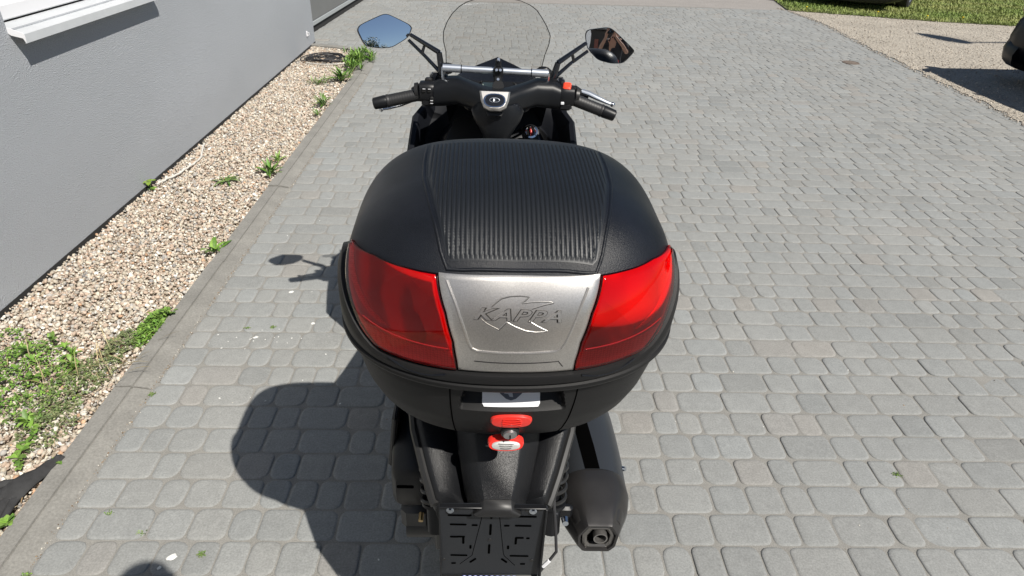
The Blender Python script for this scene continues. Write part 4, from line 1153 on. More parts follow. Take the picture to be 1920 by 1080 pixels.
# ---- tail ----------------------------------------------------------
def tail():
    cowl = [(-.98, -.062), (-1.015, -.045), (-1.0, -.018), (-.95, -.003), (-.90, 0), (-.68, -.012), (-.46, -.032), (-.40, -.06), (.40, -.06), (.46, -.032), (.68, -.012), (.90, 0), (.95, -.003), (1.0, -.018), (1.015, -.045), (.98, -.062)]
    st = [(1.30, .86, .180), (1.12, .87, .178), (1.02, .86, .165), (.95, .822, .152), (.88, .779, .126), (.845, .758, .111), (.830, .752, .104), (.826, .735, .100)]
    rings = [[(.003 + x * hw, y, z + dz * (1 if hw > .11 else .8)) for x, dz in cowl] for y, z, hw in st]
    part(MB().loft(rings), 'tail_cowl', M['tail_plastic'], smooth=50)
    # side edging strips
    for sx in (-1, 1):
        part(MB().tube([(.003 + sx * hw * 1.0, y - .004, z - .022) for y, z, hw in st[1:7]], .009, 8), 'tail_edge', M['smooth_plastic'])
    hp = [(-1, -.06), (-.98, -.035), (-.62, -.004), (-.55, 0), (.55, 0), (.62, -.004), (.98, -.035), (1, -.06)]
    s2 = [(1.02, .925, .092), (.97, .898, .088), (.91, .850, .077), (.85, .797, .061), (.80, .778, .044)]
    part(MB().loft([[(.013 + x * hw, y, z + dz) for x, dz in hp] for y, z, hw in s2]), 'tail_hump', M['tail_plastic'], smooth=40)
    s3 = [(.802, .7775, .0445, 1), (.792, .7745, .0435, .8), (.785, .769, .043, .45), (.782, .763, .041, .25), (.781, .757, .038, .12), (.783, .752, .032, .05)]
    part(MB().loft([[(.013 + x * hw, y, z + dz * k) for x, dz in [(q, -.03 if q_ < -.03 else q_) for q, q_ in hp]] for y, z, hw, k in s3]), 'tail_end', M['smooth_plastic'], smooth=45)
tail()

# ---- plate carrier -------------------------------------------------
def carrier():
    X0, Y0 = .003, .797
    def P(u, z, d=0): return (X0 + u * .97, Y0 - d - (z - .735) * .06, z + .033)
    mb = MB()
    o = [(-.098, .460), (.104, .460), (.104, .727), (.099, .732), (.045, .734), (-.045, .734), (-.093, .732), (-.098, .727)]
    mb.loft([[P(x, z, -.003) for x, z in o], [P(x, z, .0) for x, z in o], [P(x * .985, z - .001, .0012) for x, z in o]])
    pc = part(mb, 'plate_carrier', M['carrier'])
    mb = MB()
    mb.box(P(.1015, .625, .006), (.004, .012, .205), bev=.001); mb.box(P(-.0965, .625, .003), (.003, .006, .205), bev=.001); mb.box(P(-.055, .7335, .004), (.082, .010, .003), bev=.001); mb.box(P(.065, .7335, .004), (.070, .010, .003), bev=.001)
    sub(mb, 'carrier_rim', M['satin_black'], pc)
    # slots, same layout as moulded: pixels on the plate -> local
    def px(x, y): return ((x - 811) / 1344 * .2 * 1.0 - .1005, .734 - (y - 215) / 860 * .190)
    def slot(x0, y0, x1, y1, w=26):
        sl = MB()
        a, b = px(x0, y0), px(x1, y1); r = w / 1344 * .1
        d = Vector((b[0] - a[0], b[1] - a[1])); n = Vector((-d.y, d.x)).normalized() * r; dd = d.normalized()
        pts = []
        for k in range(7):
            t = math.pi * k / 6 - math.pi / 2; q = Vector(b) + dd * r * math.cos(t) + n * math.sin(t); pts.append((q.x, q.y))
        for k in range(7):
            t = math.pi * k / 6 + math.pi / 2; q = Vector(a) + dd * r * math.cos(t) + n * math.sin(t); pts.append((q.x, q.y))
        sl.loft([[P(x, z, .0008) for x, z in pts], [P(x, z, .0019) for x, z in pts]])
        sub(sl, 'slot', M['dark_hole'], pc, None)
    B = 665
    for s in [(290, 350, 560, 352), (635, 352, 670, 352), (980, 358, 1018, 358), (1090, 358, 1380, 358), (315, 472, 498, 474), (592, 480, 640, 480), (1003, 482, 1045, 482), (1142, 480, 1325, 482),
              (823, 330, 823, 380), (820, 475, 818, 602), (812, 755, 810, 868), (315, 642, 400, 642), (472, 645, 472, 728), (400, 640, 478, 640), (1155, 650, 1155, 730), (1160, 648, 1240, 648), (1300, 652, 1318, 652),
              (566, 768, 566, 798), (1059, 770, 1059, 800), (315, 905, 512, 907), (1102, 908, 1325, 910), (632, 958, 568, 1005), (988, 958, 1048, 1002), (325, 1025, 360, 1025), (1250, 1028, 1290, 1028)]:
        # convert crop pixels (1620 wide over 240 px from x=800,y=920) to plate coordinates
        f = lambda x, y: (811 + (x - 148) * 1.0, 215 + (y - 215))
        a = f(s[0], s[1]); b = f(s[2], s[3]); slot(a[0], a[1], b[0], b[1], 30)
    ln = MB()
    def line(pts): ln.tube([P(*px(811 + x - 148, y), .0014) for x, y in pts], .0006, 4)
    line([(708, 340), (690, 440), (600, 850), (588, 905), (430, 1035)]); line([(920, 330), (940, 450), (1000, 860), (1015, 910), (1165, 1050)])
    sub(ln, 'score_lines', M['dark_hole'], pc, None)
    for x in (308, 1340):
        b = MB(); c = Vector(P(*px(811 + x - 148, 278), .001)); d = Vector((0, -1, .06)).normalized()
        b.cyl(c, c + d * .0022, .0072, .0070, 20); b.cyl(c + d * .002, c + d * .0055, .0048, .0044, 6); sub(b, 'bolt', M['steel'], pc)
    for x, y in ((215, 258), (1424, 272), (212, 970), (1388, 975), (815, 680), (392, 280), (1268, 278)):
        c = Vector(P(*px(811 + x - 148, y), .0008)); sub(MB().cyl(c, c + Vector((0, -.0014, 0)), .0042, .0036, 14), 'rivet', M['smooth_plastic'], pc)
    st = MB(); st.box(P(.003, .502, .002), (.190, .003, .030), bev=.001); sub(st, 'print_strip', M['satin_black'], pc)
    # only the tops of a cut-off line of blue edged white print show at the foot of the plate
    for i in range(10):
        x = -.050 + i * .0112
        for m_, r, k in ((M['blue_print'], .0046, .0040), (M['white_label'], .0032, .0046)):
            o = [(x + r * math.cos(t), .5135 + min(.0035, r * math.sin(t))) for t in [math.pi * q / 8 for q in range(9)]] + [(x - r, .5110), (x + r, .5110)]
            mb = MB(); mb.loft([[P(u, z, k - .0006) for u, z in o], [P(u, z, k) for u, z in o]]); sub(mb, 'print_mark', m_, pc, None)
carrier()
part(MB().box((.003, .93, .66), (.15, .12, .14), (R(-25), 0, 0), .02), 'inner_fender', M['inner_black'])

# ---- exhaust -------------------------------------------------------
def exhaust():
    XC, ZC = .258, .428
    def hexr(y, hx, hz, n=2.8, dx=0, dz=0, k=32): return [(x, y, z) for x, z in sell(XC + dx, ZC + dz, hx, hz, n, k)]
    st = [(1.010, .054, .047, 3.2), (1.03, .064, .056, 3.0), (1.07, .0745, .068, 2.7), (1.12, .0775, .075, 2.5), (1.2, .081, .079, 2.4), (1.35, .079, .077, 2.3), (1.5, .066, .066, 2.2), (1.62, .030, .034, 2)]
    ex = part(MB().loft([hexr(*s) for s in st]), 'exhaust', M['exhaust_satin'], smooth=50)
    part(MB().tube([(XC, 1.58, ZC), (.24, 1.66, .40), (.15, 1.72, .33), (.04, 1.75, .27)], .022, 12), 'exhaust_pipe', M['cast_metal'])
    # end cap: faceted tapered cover with hexagonal mouth
    hx = [(-.030, .046), (.028, .046), (.048, .012), (.044, -.030), (.030, -.047), (-.034, -.047), (-.048, -.028), (-.050, .010)]
    def hr(y, s, tw=0): return [(XC + .002 + x * s, y, ZC - .002 + z * s) for x, z in hx]
    big = [(-.054, .078), (.052, .078), (.083, .022), (.077, -.045), (.045, -.072), (-.050, -.072), (-.079, -.045), (-.083, .020)]
    def br(y, s=1): return [(XC + x * s, y, ZC + z * s) for x, z in big]
    mid = [((a[0] * .24 + b[0] * .76), (a[1] * .24 + b[1] * .76)) for a, b in zip(hx, big)]
    md = [(XC + .001 + x * 1.02, 1.045, ZC + z * 1.02) for x, z in mid]
    def polar(poly, an):
        c_, s_ = math.cos(an), math.sin(an)
        for (x0, z0), (x1, z1) in zip(poly, poly[1:] + poly[:1]):
            den = (x1 - x0) * s_ - (z1 - z0) * c_
            if abs(den) < 1e-12: continue
            t_ = (z0 * c_ - x0 * s_) / den; q = (x0 + (x1 - x0) * t_) * c_ + (z0 + (z1 - z0) * t_) * s_
            if -1e-6 <= t_ <= 1 + 1e-6 and q > 0: return q
        return .05
    def blend(y, t_, s_=1.0, ax=.085, az=.078, dx=0.0):
        out = []
        for k in range(56):
            an = 6.283185 * k / 56; n_ = 2.5
            r_s = 1 / ((abs(math.cos(an)) / ax) ** n_ + (abs(math.sin(an)) / az) ** n_) ** (1 / n_)
            q = (polar(hx, an) * t_ + r_s * (1 - t_)) * s_
            out.append((XC + dx + q * math.cos(an), y, ZC + q * math.sin(an)))
        return out
    sub(MB().loft([blend(1.132, 0, .985, .084, .079), blend(1.126, 0, 1, .085, .080), blend(1.09, .10, 1.02, .089, .078), blend(1.055, .36, 1.04, .090, .075), blend(1.02, .72, 1.03), blend(.996, .97, 1.0), blend(.992, 1, .985), blend(.989, 1, .95), blend(.990, 1, .84), blend(1.012, 1, .80)], cap0=False, cap1=True), 'end_cap', M['exhaust_satin'], ex, 32)
    sub(MB().loft([hr(.996, .78), hr(.993, .66), hr(.996, .56), hr(1.010, .52)], cap0=False, cap1=False), 'mouth_ring', M['cast_satin'], ex, 25)
    sub(MB().loft([hr(1.004, .80), hr(1.0042, .02)], cap0=False), 'mouth_dark', M['dark_hole'], ex, None)
    c = Vector((XC + .004, .986, ZC + .004))
    o = MB(); n = 20
    o.loft([[c + Vector((r * math.cos(a), y, r * math.sin(a))) for a in [6.283 * i / n for i in range(n)]] for r, y in ((.0165, .03), (.0165, 0), (.0135, 0), (.0135, .028))], cap0=False, cap1=False)
    sub(o, 'outlet', M['pipe_metal'], ex)
    # heat shield over the front half with its long dark slot
    def arc(y, hx_, hz_, a0, a1, off, k=22):
        return [(XC + math.copysign(abs(math.cos(a)) ** .85, math.cos(a)) * (hx_ + off), y, ZC + math.copysign(abs(math.sin(a)) ** .85, math.sin(a)) * (hz_ + off)) for a in [R(a0 + (a1 - a0) * i / k) for i in range(k + 1)]]
    S = [(1.128, .081, .0765), (1.2, .083, .080), (1.28, .082, .080), (1.36, .079, .077), (1.45, .071, .071), (1.52, .060, .062)]
    sub(MB().loft([arc(y, a, b, -35, 200, .0045) for y, a, b in S], closed=False), 'heat_shield', M['exhaust_shield'], ex, 50)
    sub(MB().loft([arc(y, a, b, 84 + i * 3, 102 + i * 4, .0058, 6) for i, (y, a, b) in enumerate(S)], closed=False), 'shield_slot', M['dark_hole'], ex, None)
    sub(MB().cyl((XC + .082, 1.18, ZC + .028), (XC + .090, 1.175, ZC + .032), .007, .006, 12), 'shield_screw', M['steel'], ex)
    b = MB().box((.172, 1.03, .475), (.05, .02, .035), bev=.006); sub(b, 'bracket', M['satin_black'], ex)
    sub(MB().cyl((.176, 1.00, .482), (.176, .985, .484), .009, .007, 12), 'bracket_bolt', M['steel'], ex)
exhaust()

# ---- wheels, engine, shocks ----------------------------------------
def wheel(name, y, r, w):
    t = empty(name, (0, y - SY, r), parent=root)
    n = 48
    prof = [(-w * .42, r * .70), (-w * .5, r * .84), (-w * .40, r * .96), (-w * .2, r * .995), (0, r), (w * .2, r * .995), (w * .40, r * .96), (w * .5, r * .84), (w * .42, r * .70)]
    MB().loft([[(x, q * math.cos(a), q * math.sin(a)) for x, q in prof] for a in [6.283 * i / n for i in range(n + 1)]], closed=False).build('tyre', M['tyre'], t, recalc=False)
    rm = MB(); rm.loft([[(x, q * math.cos(a), q * math.sin(a)) for a in [6.283 * i / 36 for i in range(36)]] for x, q in ((-w * .4, r * .72), (-w * .3, r * .66), (w * .3, r * .66), (w * .4, r * .72))], cap0=False, cap1=False)
    for k in range(5):
        a = 6.283 * k / 5; rm.box((0, r * .36 * math.cos(a), r * .36 * math.sin(a)), (w * .3, r * .66, .035), (a, 0, 0), .006)
    rm.cyl((-w * .35, 0, 0), (w * .35, 0, 0), .05); rm.build('rim', M['cast_metal'], t)
wheel('rear_wheel', 1.30, .30, .15); wheel('front_wheel', 2.78, .31, .12)
def engine():
    mb = MB(); mb.loft([[(x, y, z) for x, z in sell(-.185, zc, hx, hz, 4, 20)] for y, zc, hx, hz in ((1.085, .47, .035, .05), (1.10, .475, .046, .072), (1.16, .49, .052, .085), (1.32, .50, .055, .09), (1.62, .47, .055, .085), (1.9, .40, .05, .06))])
    e = part(mb, 'engine_cover', M['smooth_plastic'], smooth=45)
    sub(MB().box((-.197, 1.088, .485), (.040, .012, .009), bev=.002), 'cover_slot', M['dark_hole'], e)
    part(MB().box((-.175, 1.16, .37), (.075, .16, .08), bev=.014).cyl((-.20, 1.12, .33), (-.10, 1.12, .33), .045, seg=18), 'gear_case', M['cast_metal'])
    part(MB().box((-.231, 1.33, .56), (.014, .36, .16), (0, R(6), 0), .005), 'side_plate', M['smooth_plastic'])
    part(MB().cyl((-.16, 1.075, .405), (-.16, 1.055, .40), .006, .006, 8), 'drain_bolt', M['brass'])
    part(MB().loft([[(x * w, 1.30 + r * math.cos(a), .30 + r * math.sin(a)) for x in (-1, -.8, .8, 1)] for a, r, w in [(R(60 + i * 10), .335, .088) for i in range(14)]], closed=False), 'rear_mudguard', M['smooth_plastic'])
    part(MB().box((-.115, 1.03, .40), (.018, .03, .14), (R(10), 0, 0), .005).box((-.10, 1.05, .37), (.05, .05, .04), bev=.006), 'shock_fork', M['cast_metal'])
engine()
for sx, xa, xb in ((-1, -.130, -.116), (1, .146, .146)):
    a, b = Vector((xa, 1.075, .70)), Vector((xb, 1.00, .44))
    s = part(MB().cyl(a, b, .013, .013, 12).cyl(b, b + (a - b) * .32, .021, .021, 14).cyl(b + (a - b) * .26, b + (a - b) * .29, .031, .031, 16).cyl(a + (b - a) * .08, a + (b - a) * .11, .031, .031, 16), 'shock_absorber', M['satin_black'])
    u, w, d = basis(b - a); pts = []
    N = 130
    for i in range(N + 1):
        t = i / N; an = 6.283 * 6.5 * t
        pts.append(a + (b - a) * (.10 + .62 * t) + (u * math.cos(an) + w * math.sin(an)) * .029)
    sub(MB().tube(pts, .0048, 7), 'spring', M['spring'], s)
part(MB().tube([(.142, 1.0, .60), (.143, .96, .56), (.150, .95, .50), (.153, .93, .46), (.140, .93, .43), (.118, .92, .40), (.112, .92, .36)], .0035, 7), 'breather_cable', M['cable_black'])
part(MB().tube([(.139, .927, .432), (.133, .926, .424), (.126, .925, .414)], .0046, 7), 'cable_tie', M['white_label'])

# ---- seat, body, fairing -------------------------------------------
def ringx(y, zc, hx, hz, n=3, k=24, xc=0): return [(x, y, z) for x, z in sell(xc, zc, hx, hz, n, k)]
part(MB().loft([ringx(1.02, .80, .10, .05), ringx(1.1, .815, .14, .065), ringx(1.3, .83, .165, .075), ringx(1.5, .80, .17, .07), ringx(1.62, .765, .165, .055), ringx(1.85, .745, .13, .045), ringx(1.93, .74, .09, .03)]), 'seat', M['grip'], smooth=60)
part(MB().loft([ringx(.98, .77, .12, .06), ringx(1.15, .70, .20, .10), ringx(1.45, .62, .235, .15), ringx(1.75, .50, .225, .18), ringx(1.95, .42, .225, .15), ringx(2.15, .38, .23, .12)], cap0=True), 'side_body', M['black_plastic'], smooth=60)
part(MB().loft([ringx(1.4, .28, .22, .06), ringx(1.7, .27, .27, .07), ringx(2.2, .30, .28, .08), ringx(2.48, .38, .26, .12)]), 'floorboard', M['black_plastic'], smooth=60)
part(MB().loft([ringx(2.42, .62, .27, .27), ringx(2.50, .64, .285, .30), ringx(2.62, .64, .26, .30), ringx(2.78, .66, .20, .26), ringx(2.95, .66, .13, .20), ringx(3.08, .64, .05, .10)]), 'front_fairing', M['gloss_black'], smooth=60)
part(MB().loft([ringx(2.52, .58, .05, .04), ringx(2.62, .655, .07, .03), ringx(2.85, .655, .07, .03), ringx(3.05, .56, .06, .03), ringx(3.12, .46, .04, .03)]), 'front_mudguard', M['gloss_black'], smooth=60)
fk = MB()
for sx in (-1, 1): fk.cyl((sx * .085, 2.50, .72), (sx * .085, 2.77, .31), .022, .026, 12)
part(fk, 'fork', M['cast_metal'])
FRONT[0] = 2
# leg shield: raised outer walls and the hollow inside them
def shield():
    edge = [(1.66, .985), (1.78, 1.040), (1.90, 1.082), (1.98, 1.108), (2.03, 1.124), (2.06, 1.132)]
    for sx in (-1, 1):
        rings = []
        for i, (y, z) in enumerate(edge):
            x = (.247 if sx < 0 else .243) - (0 if i < 4 else (i - 3) * .020)
            X = sx * x - .006
            rings.append([(X - sx * .022, y, z - .34), (X - sx * .020, y, z - .02), (X - sx * .016, y, z - .004), (X - sx * .004, y, z), (X + sx * .003, y, z - .008), (X + sx * .006, y, z - .34)])
        part(MB().loft(rings), 'leg_shield', M['inner_black'], smooth=30)
    # inner wall with two hollows either side of the stem
    V = []; nx, nz = 48, 20
    for j in range(nz + 1):
        t = j / nz
        for i in range(nx + 1):
            u = i / nx * 2 - 1; x = u * .228 - .004
            z = 1.128 - .30 * t - .012 * u * u
            y = 2.075 - .17 * t ** .8 - .05 * math.exp(-(u / .28) ** 2) * (t ** .5) + .05 * math.exp(-((abs(u) - .62) / .22) ** 2) * math.sin(min(1, t * 2) * math.pi / 2)
            V.append((x, y, z))
    Fc = [(j * (nx + 1) + i, j * (nx + 1) + i + 1, (j + 1) * (nx + 1) + i + 1, (j + 1) * (nx + 1) + i) for j in range(nz) for i in range(nx)]
    part(MB().add(V, Fc), 'inner_panel', M['inner_black'], smooth=60)
    o = [(-.155, 1.86), (-.130, 1.985), (-.105, 2.0), (-.070, 1.995), (-.036, 1.90), (-.040, 1.86)]
    part(MB().loft([[(x, y, 1.02 + (y - 1.86) * .30) for x, y in o], [(x, y, 1.052 + (y - 1.86) * .30) for x, y in o], [(x * .96 - .003, y, 1.058 + (y - 1.86) * .30) for x, y in o]]), 'glovebox_flap', M['smooth_plastic'])
    part(MB().cyl((-.044, 1.885, 1.065), (-.044, 1.880, 1.072), .004, .003, 8), 'flap_screw', M['steel'])
    # centre console edge catching the sun
    V = [[(-.10 + .2 * i / 12, 1.885 - .03 * (1 - (i / 6 - 1) ** 2) * 0 + dy, 1.058 + dz + .004 * math.sin(i / 12 * 3.14)) for i in range(13)] for dy, dz in ((.03, -.006), (.018, .004), (0, .006), (-.03, .001), (-.06, -.06))]
    part(MB().loft(V, closed=False), 'console', M['tub_plastic'], smooth=60)
    ig = MB(); c = Vector((.1045, 1.935, 1.078)); d = Vector((0, -.75, .66)).normalized(); u, w, _ = basis(d)
    ig.loft([[c + d * h + (u * math.cos(a) + w * math.sin(a)) * r for a in [6.283 * i / 24 for i in range(24)]] for r, h in ((.026, -.02), (.026, .0), (.0225, .002))])
    igo = part(ig, 'ignition_lock', M['satin_black'])
    r = MB(); r.loft([[c + d * h + (u * math.cos(a) + w * math.sin(a)) * q for a in [6.283 * i / 24 for i in range(24)]] for q, h in ((.0215, .002), (.021, .007), (.016, .009), (.014, .005))], cap1=True)
    sub(r, 'lock_ring', M['chrome'], igo)
    sub(MB().box(c + d * .012, (.005, .006, .024), (R(-40), 0, .2), .002), 'lock_mark', M['red_plastic'], igo)
shield()
FRONT[0] = 1

# ---- nose hood, dashboard ------------------------------------------
def dash():
    rim = [(-.150, 2.10, 1.180), (-.108, 2.15, 1.203), (-.055, 2.20, 1.2145), (0, 2.25, 1.2265), (.055, 2.20, 1.2145), (.108, 2.15, 1.201), (.150, 2.10, 1.178)]
    rings = []
    inn = [(x * .80, 2.04, 1.135) for x, y, z in rim]
    rings.append([Vector(p) for p in inn]); rings.append([Vector((x * .97, y - .012, z - .008)) for x, y, z in rim]); rings.append([Vector((x, y - .001, z)) for x, y, z in rim]); rings.append([Vector((x * 1.02, y + .008, z - .003)) for x, y, z in rim])
    rings.append([Vector((x * 1.15, y + .12, z - .075 - abs(x) * .15)) for x, y, z in rim]); rings.append([Vector((x * 1.1, y + .26, z - .19 - abs(x) * .3)) for x, y, z in rim])
    part(MB().loft(rings, closed=False), 'nose_cowl', M['gloss_black'], smooth=40)
    d = part(MB().box((0, 2.055, 1.150), (.20, .13, .03), (R(25), 0, 0), .012), 'dashboard', M['satin_black'])
    sub(MB().box((-.024, 2.012, 1.1895), (.042, .030, .004), (R(38), 0, 0), .001), 'display', M['lcd'], d)
    for sx in (-1, 1): sub(MB().tube([(sx * .055 + .01 * math.cos(a) * sx, 2.03 + .02 * math.sin(a), 1.190 - .008 * math.cos(a)) for a in [i * .35 for i in range(8)]], .003, 6), 'gauge_ring', M['smooth_plastic'], d)
dash()

# ---- windscreen ------------------------------------------------------
def screen():
    zs = [1.215, 1.227, 1.262, 1.300, 1.330, 1.360, 1.385, 1.405, 1.418, 1.428, 1.434]
    xl = [-.163, -.163, -.162, -.168, -.166, -.154, -.138, -.118, -.098, -.070, -.030]
    xr = [.141, .142, .146, .155, .156, .141, .124, .108, .088, .062, .026]
    V = []; n = 24; rows = 34
    zz = [zs[0] + (zs[-1] - zs[0]) * (1 - (1 - i / rows) ** 1.5) for i in range(rows + 1)]
    def Y(x, z): return 2.170 - .13 * (z - 1.215) / .22 - 1.1 * x * x + .012
    for z in zz:
        a, b = float(np.interp(z, zs, xl)), float(np.interp(z, zs, xr))
        V.append([(a + (b - a) * i / n, Y(a + (b - a) * i / n, z), z) for i in range(n + 1)])
    mb = MB()
    mb.loft(V, closed=False)
    s = part(mb, 'windscreen', M['screen'], smooth=180)
    ol = [r[0] for r in V] + V[-1][1:-1] + [r[-1] for r in V[::-1]]
    sub(MB().tube(ol, .0013, 6), 'screen_edge', M['smooth_plastic'], s)
    for sx, x in ((-1, -.163), (1, .148)):
        part(MB().box((x, 2.155, 1.205), (.052, .035, .035), (R(15), 0, sx * -.2), .012), 'screen_mount', M['satin_black'])
screen()

# ---- handlebar ---------------------------------------------------------
def bars():
    P_ = [(-.190, 2.005, 1.166, .036, .036), (-.165, 2.012, 1.172, .044, .042), (-.12, 2.008, 1.178, .045, .040), (-.07, 1.975, 1.172, .050, .036), (-.03, 1.94, 1.166, .055, .038), (0, 1.928, 1.162, .056, .040), (.03, 1.94, 1.166, .055, .038), (.07, 1.975, 1.172, .050, .036), (.12, 2.008, 1.180, .045, .040), (.165, 2.012, 1.176, .044, .042), (.190, 2.005, 1.170, .036, .036)]
    rings = [[(x, yc + a, zc + b) for a, b in sell(0, 0, hy, hz, 2.8, 22)] for x, yc, zc, hy, hz in P_]
    part(MB().loft(rings), 'handlebar_cover', M['black_plastic'], smooth=60)
    st = [(1.170, .060, .045, 1.925), (1.145, .078, .050, 1.925), (1.12, .070, .048, 1.922), (1.098, .055, .042, 1.918), (1.078, .044, .036, 1.915), (1.05, .038, .034, 1.93), (.96, .036, .034, 1.96)]
    part(MB().loft([[(x, yc + y, z) for x, y in sell(.002, 0, hx, hy, 2.6, 24)] for z, hx, hy, yc in st]), 'steering_stem', M['black_plastic'], smooth=60)
    # silver emblem panel facing the rider
    from mathutils import Euler
    o = [(-.046, .026), (.041, .026), (.038, .000), (.030, -.022), (.014, -.031), (-.016, -.031), (-.033, -.022), (-.042, .000)]
    Mx = Matrix.Translation((-.005, 1.868, 1.187)) @ Euler((R(52), 0, 0)).to_matrix().to_4x4()
    em = part(MB().prism(o[::-1], .014, Mx, .006), 'emblem_panel', M['silver_paint'], smooth=30)
    def inl(s, z): return [Mx @ Vector((-.003 + x * s, -.004 + y * s, z)) for x, y in sell(0, 0, .034, .022, 2.4, 24)]
    sub(MB().loft([inl(.85, .0135), inl(.85, .0148)]), 'emblem_window', M['gloss_black'], em)
    sub(MB().loft([inl(.92, .0138), inl(.92, .0160), inl(.80, .0160), inl(.80, .0138)], cap0=False, cap1=False), 'emblem_ring', M['chrome'], em)
    lg = MB(); lg.tube([Mx @ Vector((-.003 + .014 * math.cos(a), -.003 + .0065 * math.sin(a), .0152)) for a in [6.283 * i / 20 for i in range(21)]], .0007, 5)
    lg.tube([Mx @ Vector((-.005, .001, .0152)), Mx @ Vector((-.005, -.007, .0152))], .0007, 5); lg.tube([Mx @ Vector((.001, .001, .0152)), Mx @ Vector((-.004, -.003, .0152)), Mx @ Vector((.002, -.007, .0152))], .0007, 5)
    sub(lg, 'emblem_mark', M['alu'], em)
    part(MB().prism([(-.022, -.006), (.018, -.006), (.022, .004), (-.026, .004)], .008, Matrix.Translation((-.004, 1.872, 1.148)) @ Euler((R(62), 0, 0)).to_matrix().to_4x4(), .002), 'hazard_panel', M['smooth_plastic'])
    # silver cross bar with collars, clamps and phone holder
    a, b = Vector((-.163, 2.0, 1.243)), Vector((.150, 2.0, 1.238))
    cb = part(MB().cyl(a, b, .0098, .0098, 20), 'cross_bar', M['alu'])
    for p, q in ((0.0, .17), (.84, 1.0)): sub(MB().cyl(a.lerp(b, p), a.lerp(b, q), .0115, .0115, 20), 'bar_sleeve', M['alu'], cb)
    for p in (.172, .838): sub(MB().cyl(a.lerp(b, p), a.lerp(b, p + .006), .0121, .0121, 18), 'bar_joint', M['dark_hole'], cb)
    for p in (0.0, 1.0): sub(MB().box(a.lerp(b, p) + Vector((0, 0, -.022)), (.008, .022, .055), bev=.003), 'bar_bracket', M['steel'], cb)
    ph = part(MB().box((.001, 1.992, 1.237), (.030, .032, .034), bev=.006).box((.001, 1.978, 1.215), (.026, .014, .040), (R(-20), 0, 0), .005).box((.001, 1.998, 1.262), (.018, .016, .022), bev=.004), 'phone_mount', M['satin_black'])
    sub(MB().cyl((.002, 1.968, 1.203), (.002, 1.955, 1.207), .0175, .0165, 20), 'mount_ball', M['smooth_plastic'], ph)
    sc_ = MB()
    for p in ((.001, 1.985, 1.275), (.001, 1.966, 1.222), (-.004, 1.972, 1.247), (.007, 1.972, 1.247)): sc_.cyl(p, (p[0], p[1] - .006, p[2] + .004), .0045, .004, 10)
    sub(sc_, 'mount_screws', M['steel'], ph)
    # grips, bar ends, switches
    for sx, o_, i_ in ((-1, (-.372, 1.98, 1.134), (-.225, 2.0, 1.164)), (1, (.362, 1.98, 1.124), (.213, 2.0, 1.171))):
        O, I = Vector(o_), Vector(i_); d = (I - O).normalized()
        N = 42; Ln = (I - O).length
        pts = [O + d * (.042 + (Ln - .042) * k / N) for k in range(N + 1)]
        rs = [.0182 + .0002 * (1 if k % 3 else -1) if 2 < k < N - 6 else .0195 for k in range(N + 1)]
        g = part(MB().tube(pts, rs, 20), 'grip', M['grip'], smooth=40)
        sub(MB().tube([O, O + d * .003, O + d * .036, O + d * .041], [.0135, .0172, .0190, .0178], 20), 'bar_end', M['satin_black'], g)
        s = Vector((sx * .207, 2.002, 1.172 if sx < 0 else 1.175))
        sw = part(MB().loft([[s + Vector((dx * sx, a_, b_)) for a_, b_ in sell(0, 0, q, q * 1.0, 3.2, 18)] for dx, q in ((.028, .022), (.024, .029), (0, .031), (-.022, .029), (-.030, .024))]).box(s + Vector((0, -.012, -.028)), (.040, .030, .024), bev=.006), 'switch_housing', M['satin_black'], smooth=40)
        part(MB().cyl(s + Vector((sx * .03, 0, 0)), s + Vector((sx * .04, 0, -.001)), .025, .024, 18), 'throttle_collar', M['smooth_plastic'])
        if sx > 0:
            sub(MB().box(s + Vector((.002, -.012, .030)), (.024, .028, .014), (R(28), 0, -.15), .004), 'stop_switch', M['orange_red'], sw)
            sub(MB().box(s + Vector((-.010, -.030, -.016)), (.010, .004, .008), bev=.001), 'switch_symbol', M['white_label'], sw)
        else:
            for q in ((.004, -.030, .010), (-.012, -.030, .010), (.012, -.031, -.014)): sub(MB().box(s + Vector(q), (.012, .008, .014), bev=.003), 'button', M['smooth_plastic'], sw)
            mk = MB()
            for q in ((.006, -.0365, .016), (-.010, -.0365, .016), (.012, -.036, -.018), (.012, -.036, -.026)): mk.box(s + Vector(q), (.008, .001, .0016))
            sub(mk, 'switch_marks', M['white_label'], sw)
            sub(MB().box(s + Vector((0, .012, .032)), (.022, .018, .012), bev=.004), 'horn_button', M['smooth_plastic'], sw)
    rl = [(.232, 2.045, 1.182), (.262, 2.052, 1.176), (.285, 2.045, 1.171), (.312, 2.032, 1.162), (.340, 2.022, 1.153), (.355, 2.018, 1.149)]
    lv = part(MB().tube(rl[1:], [.0105, .0108, .0095, .0072, .006], 12, flat=.8), 'brake_lever', M['alu'])
    sub(MB().sphere((.3575, 2.016, 1.148), .0078, 12, 8), 'lever_ball', M['chrome'], lv)
    part(MB().tube([(.215, 2.035, 1.185), (.24, 2.047, 1.182), (.268, 2.053, 1.166), (.285, 2.048, 1.160)], [.012, .013, .011, .008], 12), 'lever_perch', M['satin_black'])
    ll = [(-.232, 2.045, 1.150), (-.262, 2.056, 1.128), (-.300, 2.052, 1.112), (-.340, 2.046, 1.102), (-.358, 2.044, 1.099)]
    lv = part(MB().tube(ll, [.009, .008, .007, .006, .005], 12, flat=.7), 'brake_lever', M['chrome'])
    sub(MB().sphere((-.360, 2.044, 1.099), .0075, 12, 8), 'lever_ball', M['chrome'], lv)
    part(MB().tube([(-.215, 2.035, 1.178), (-.238, 2.045, 1.172), (-.26, 2.052, 1.160)], [.012, .011, .009], 12), 'lever_perch', M['satin_black'])
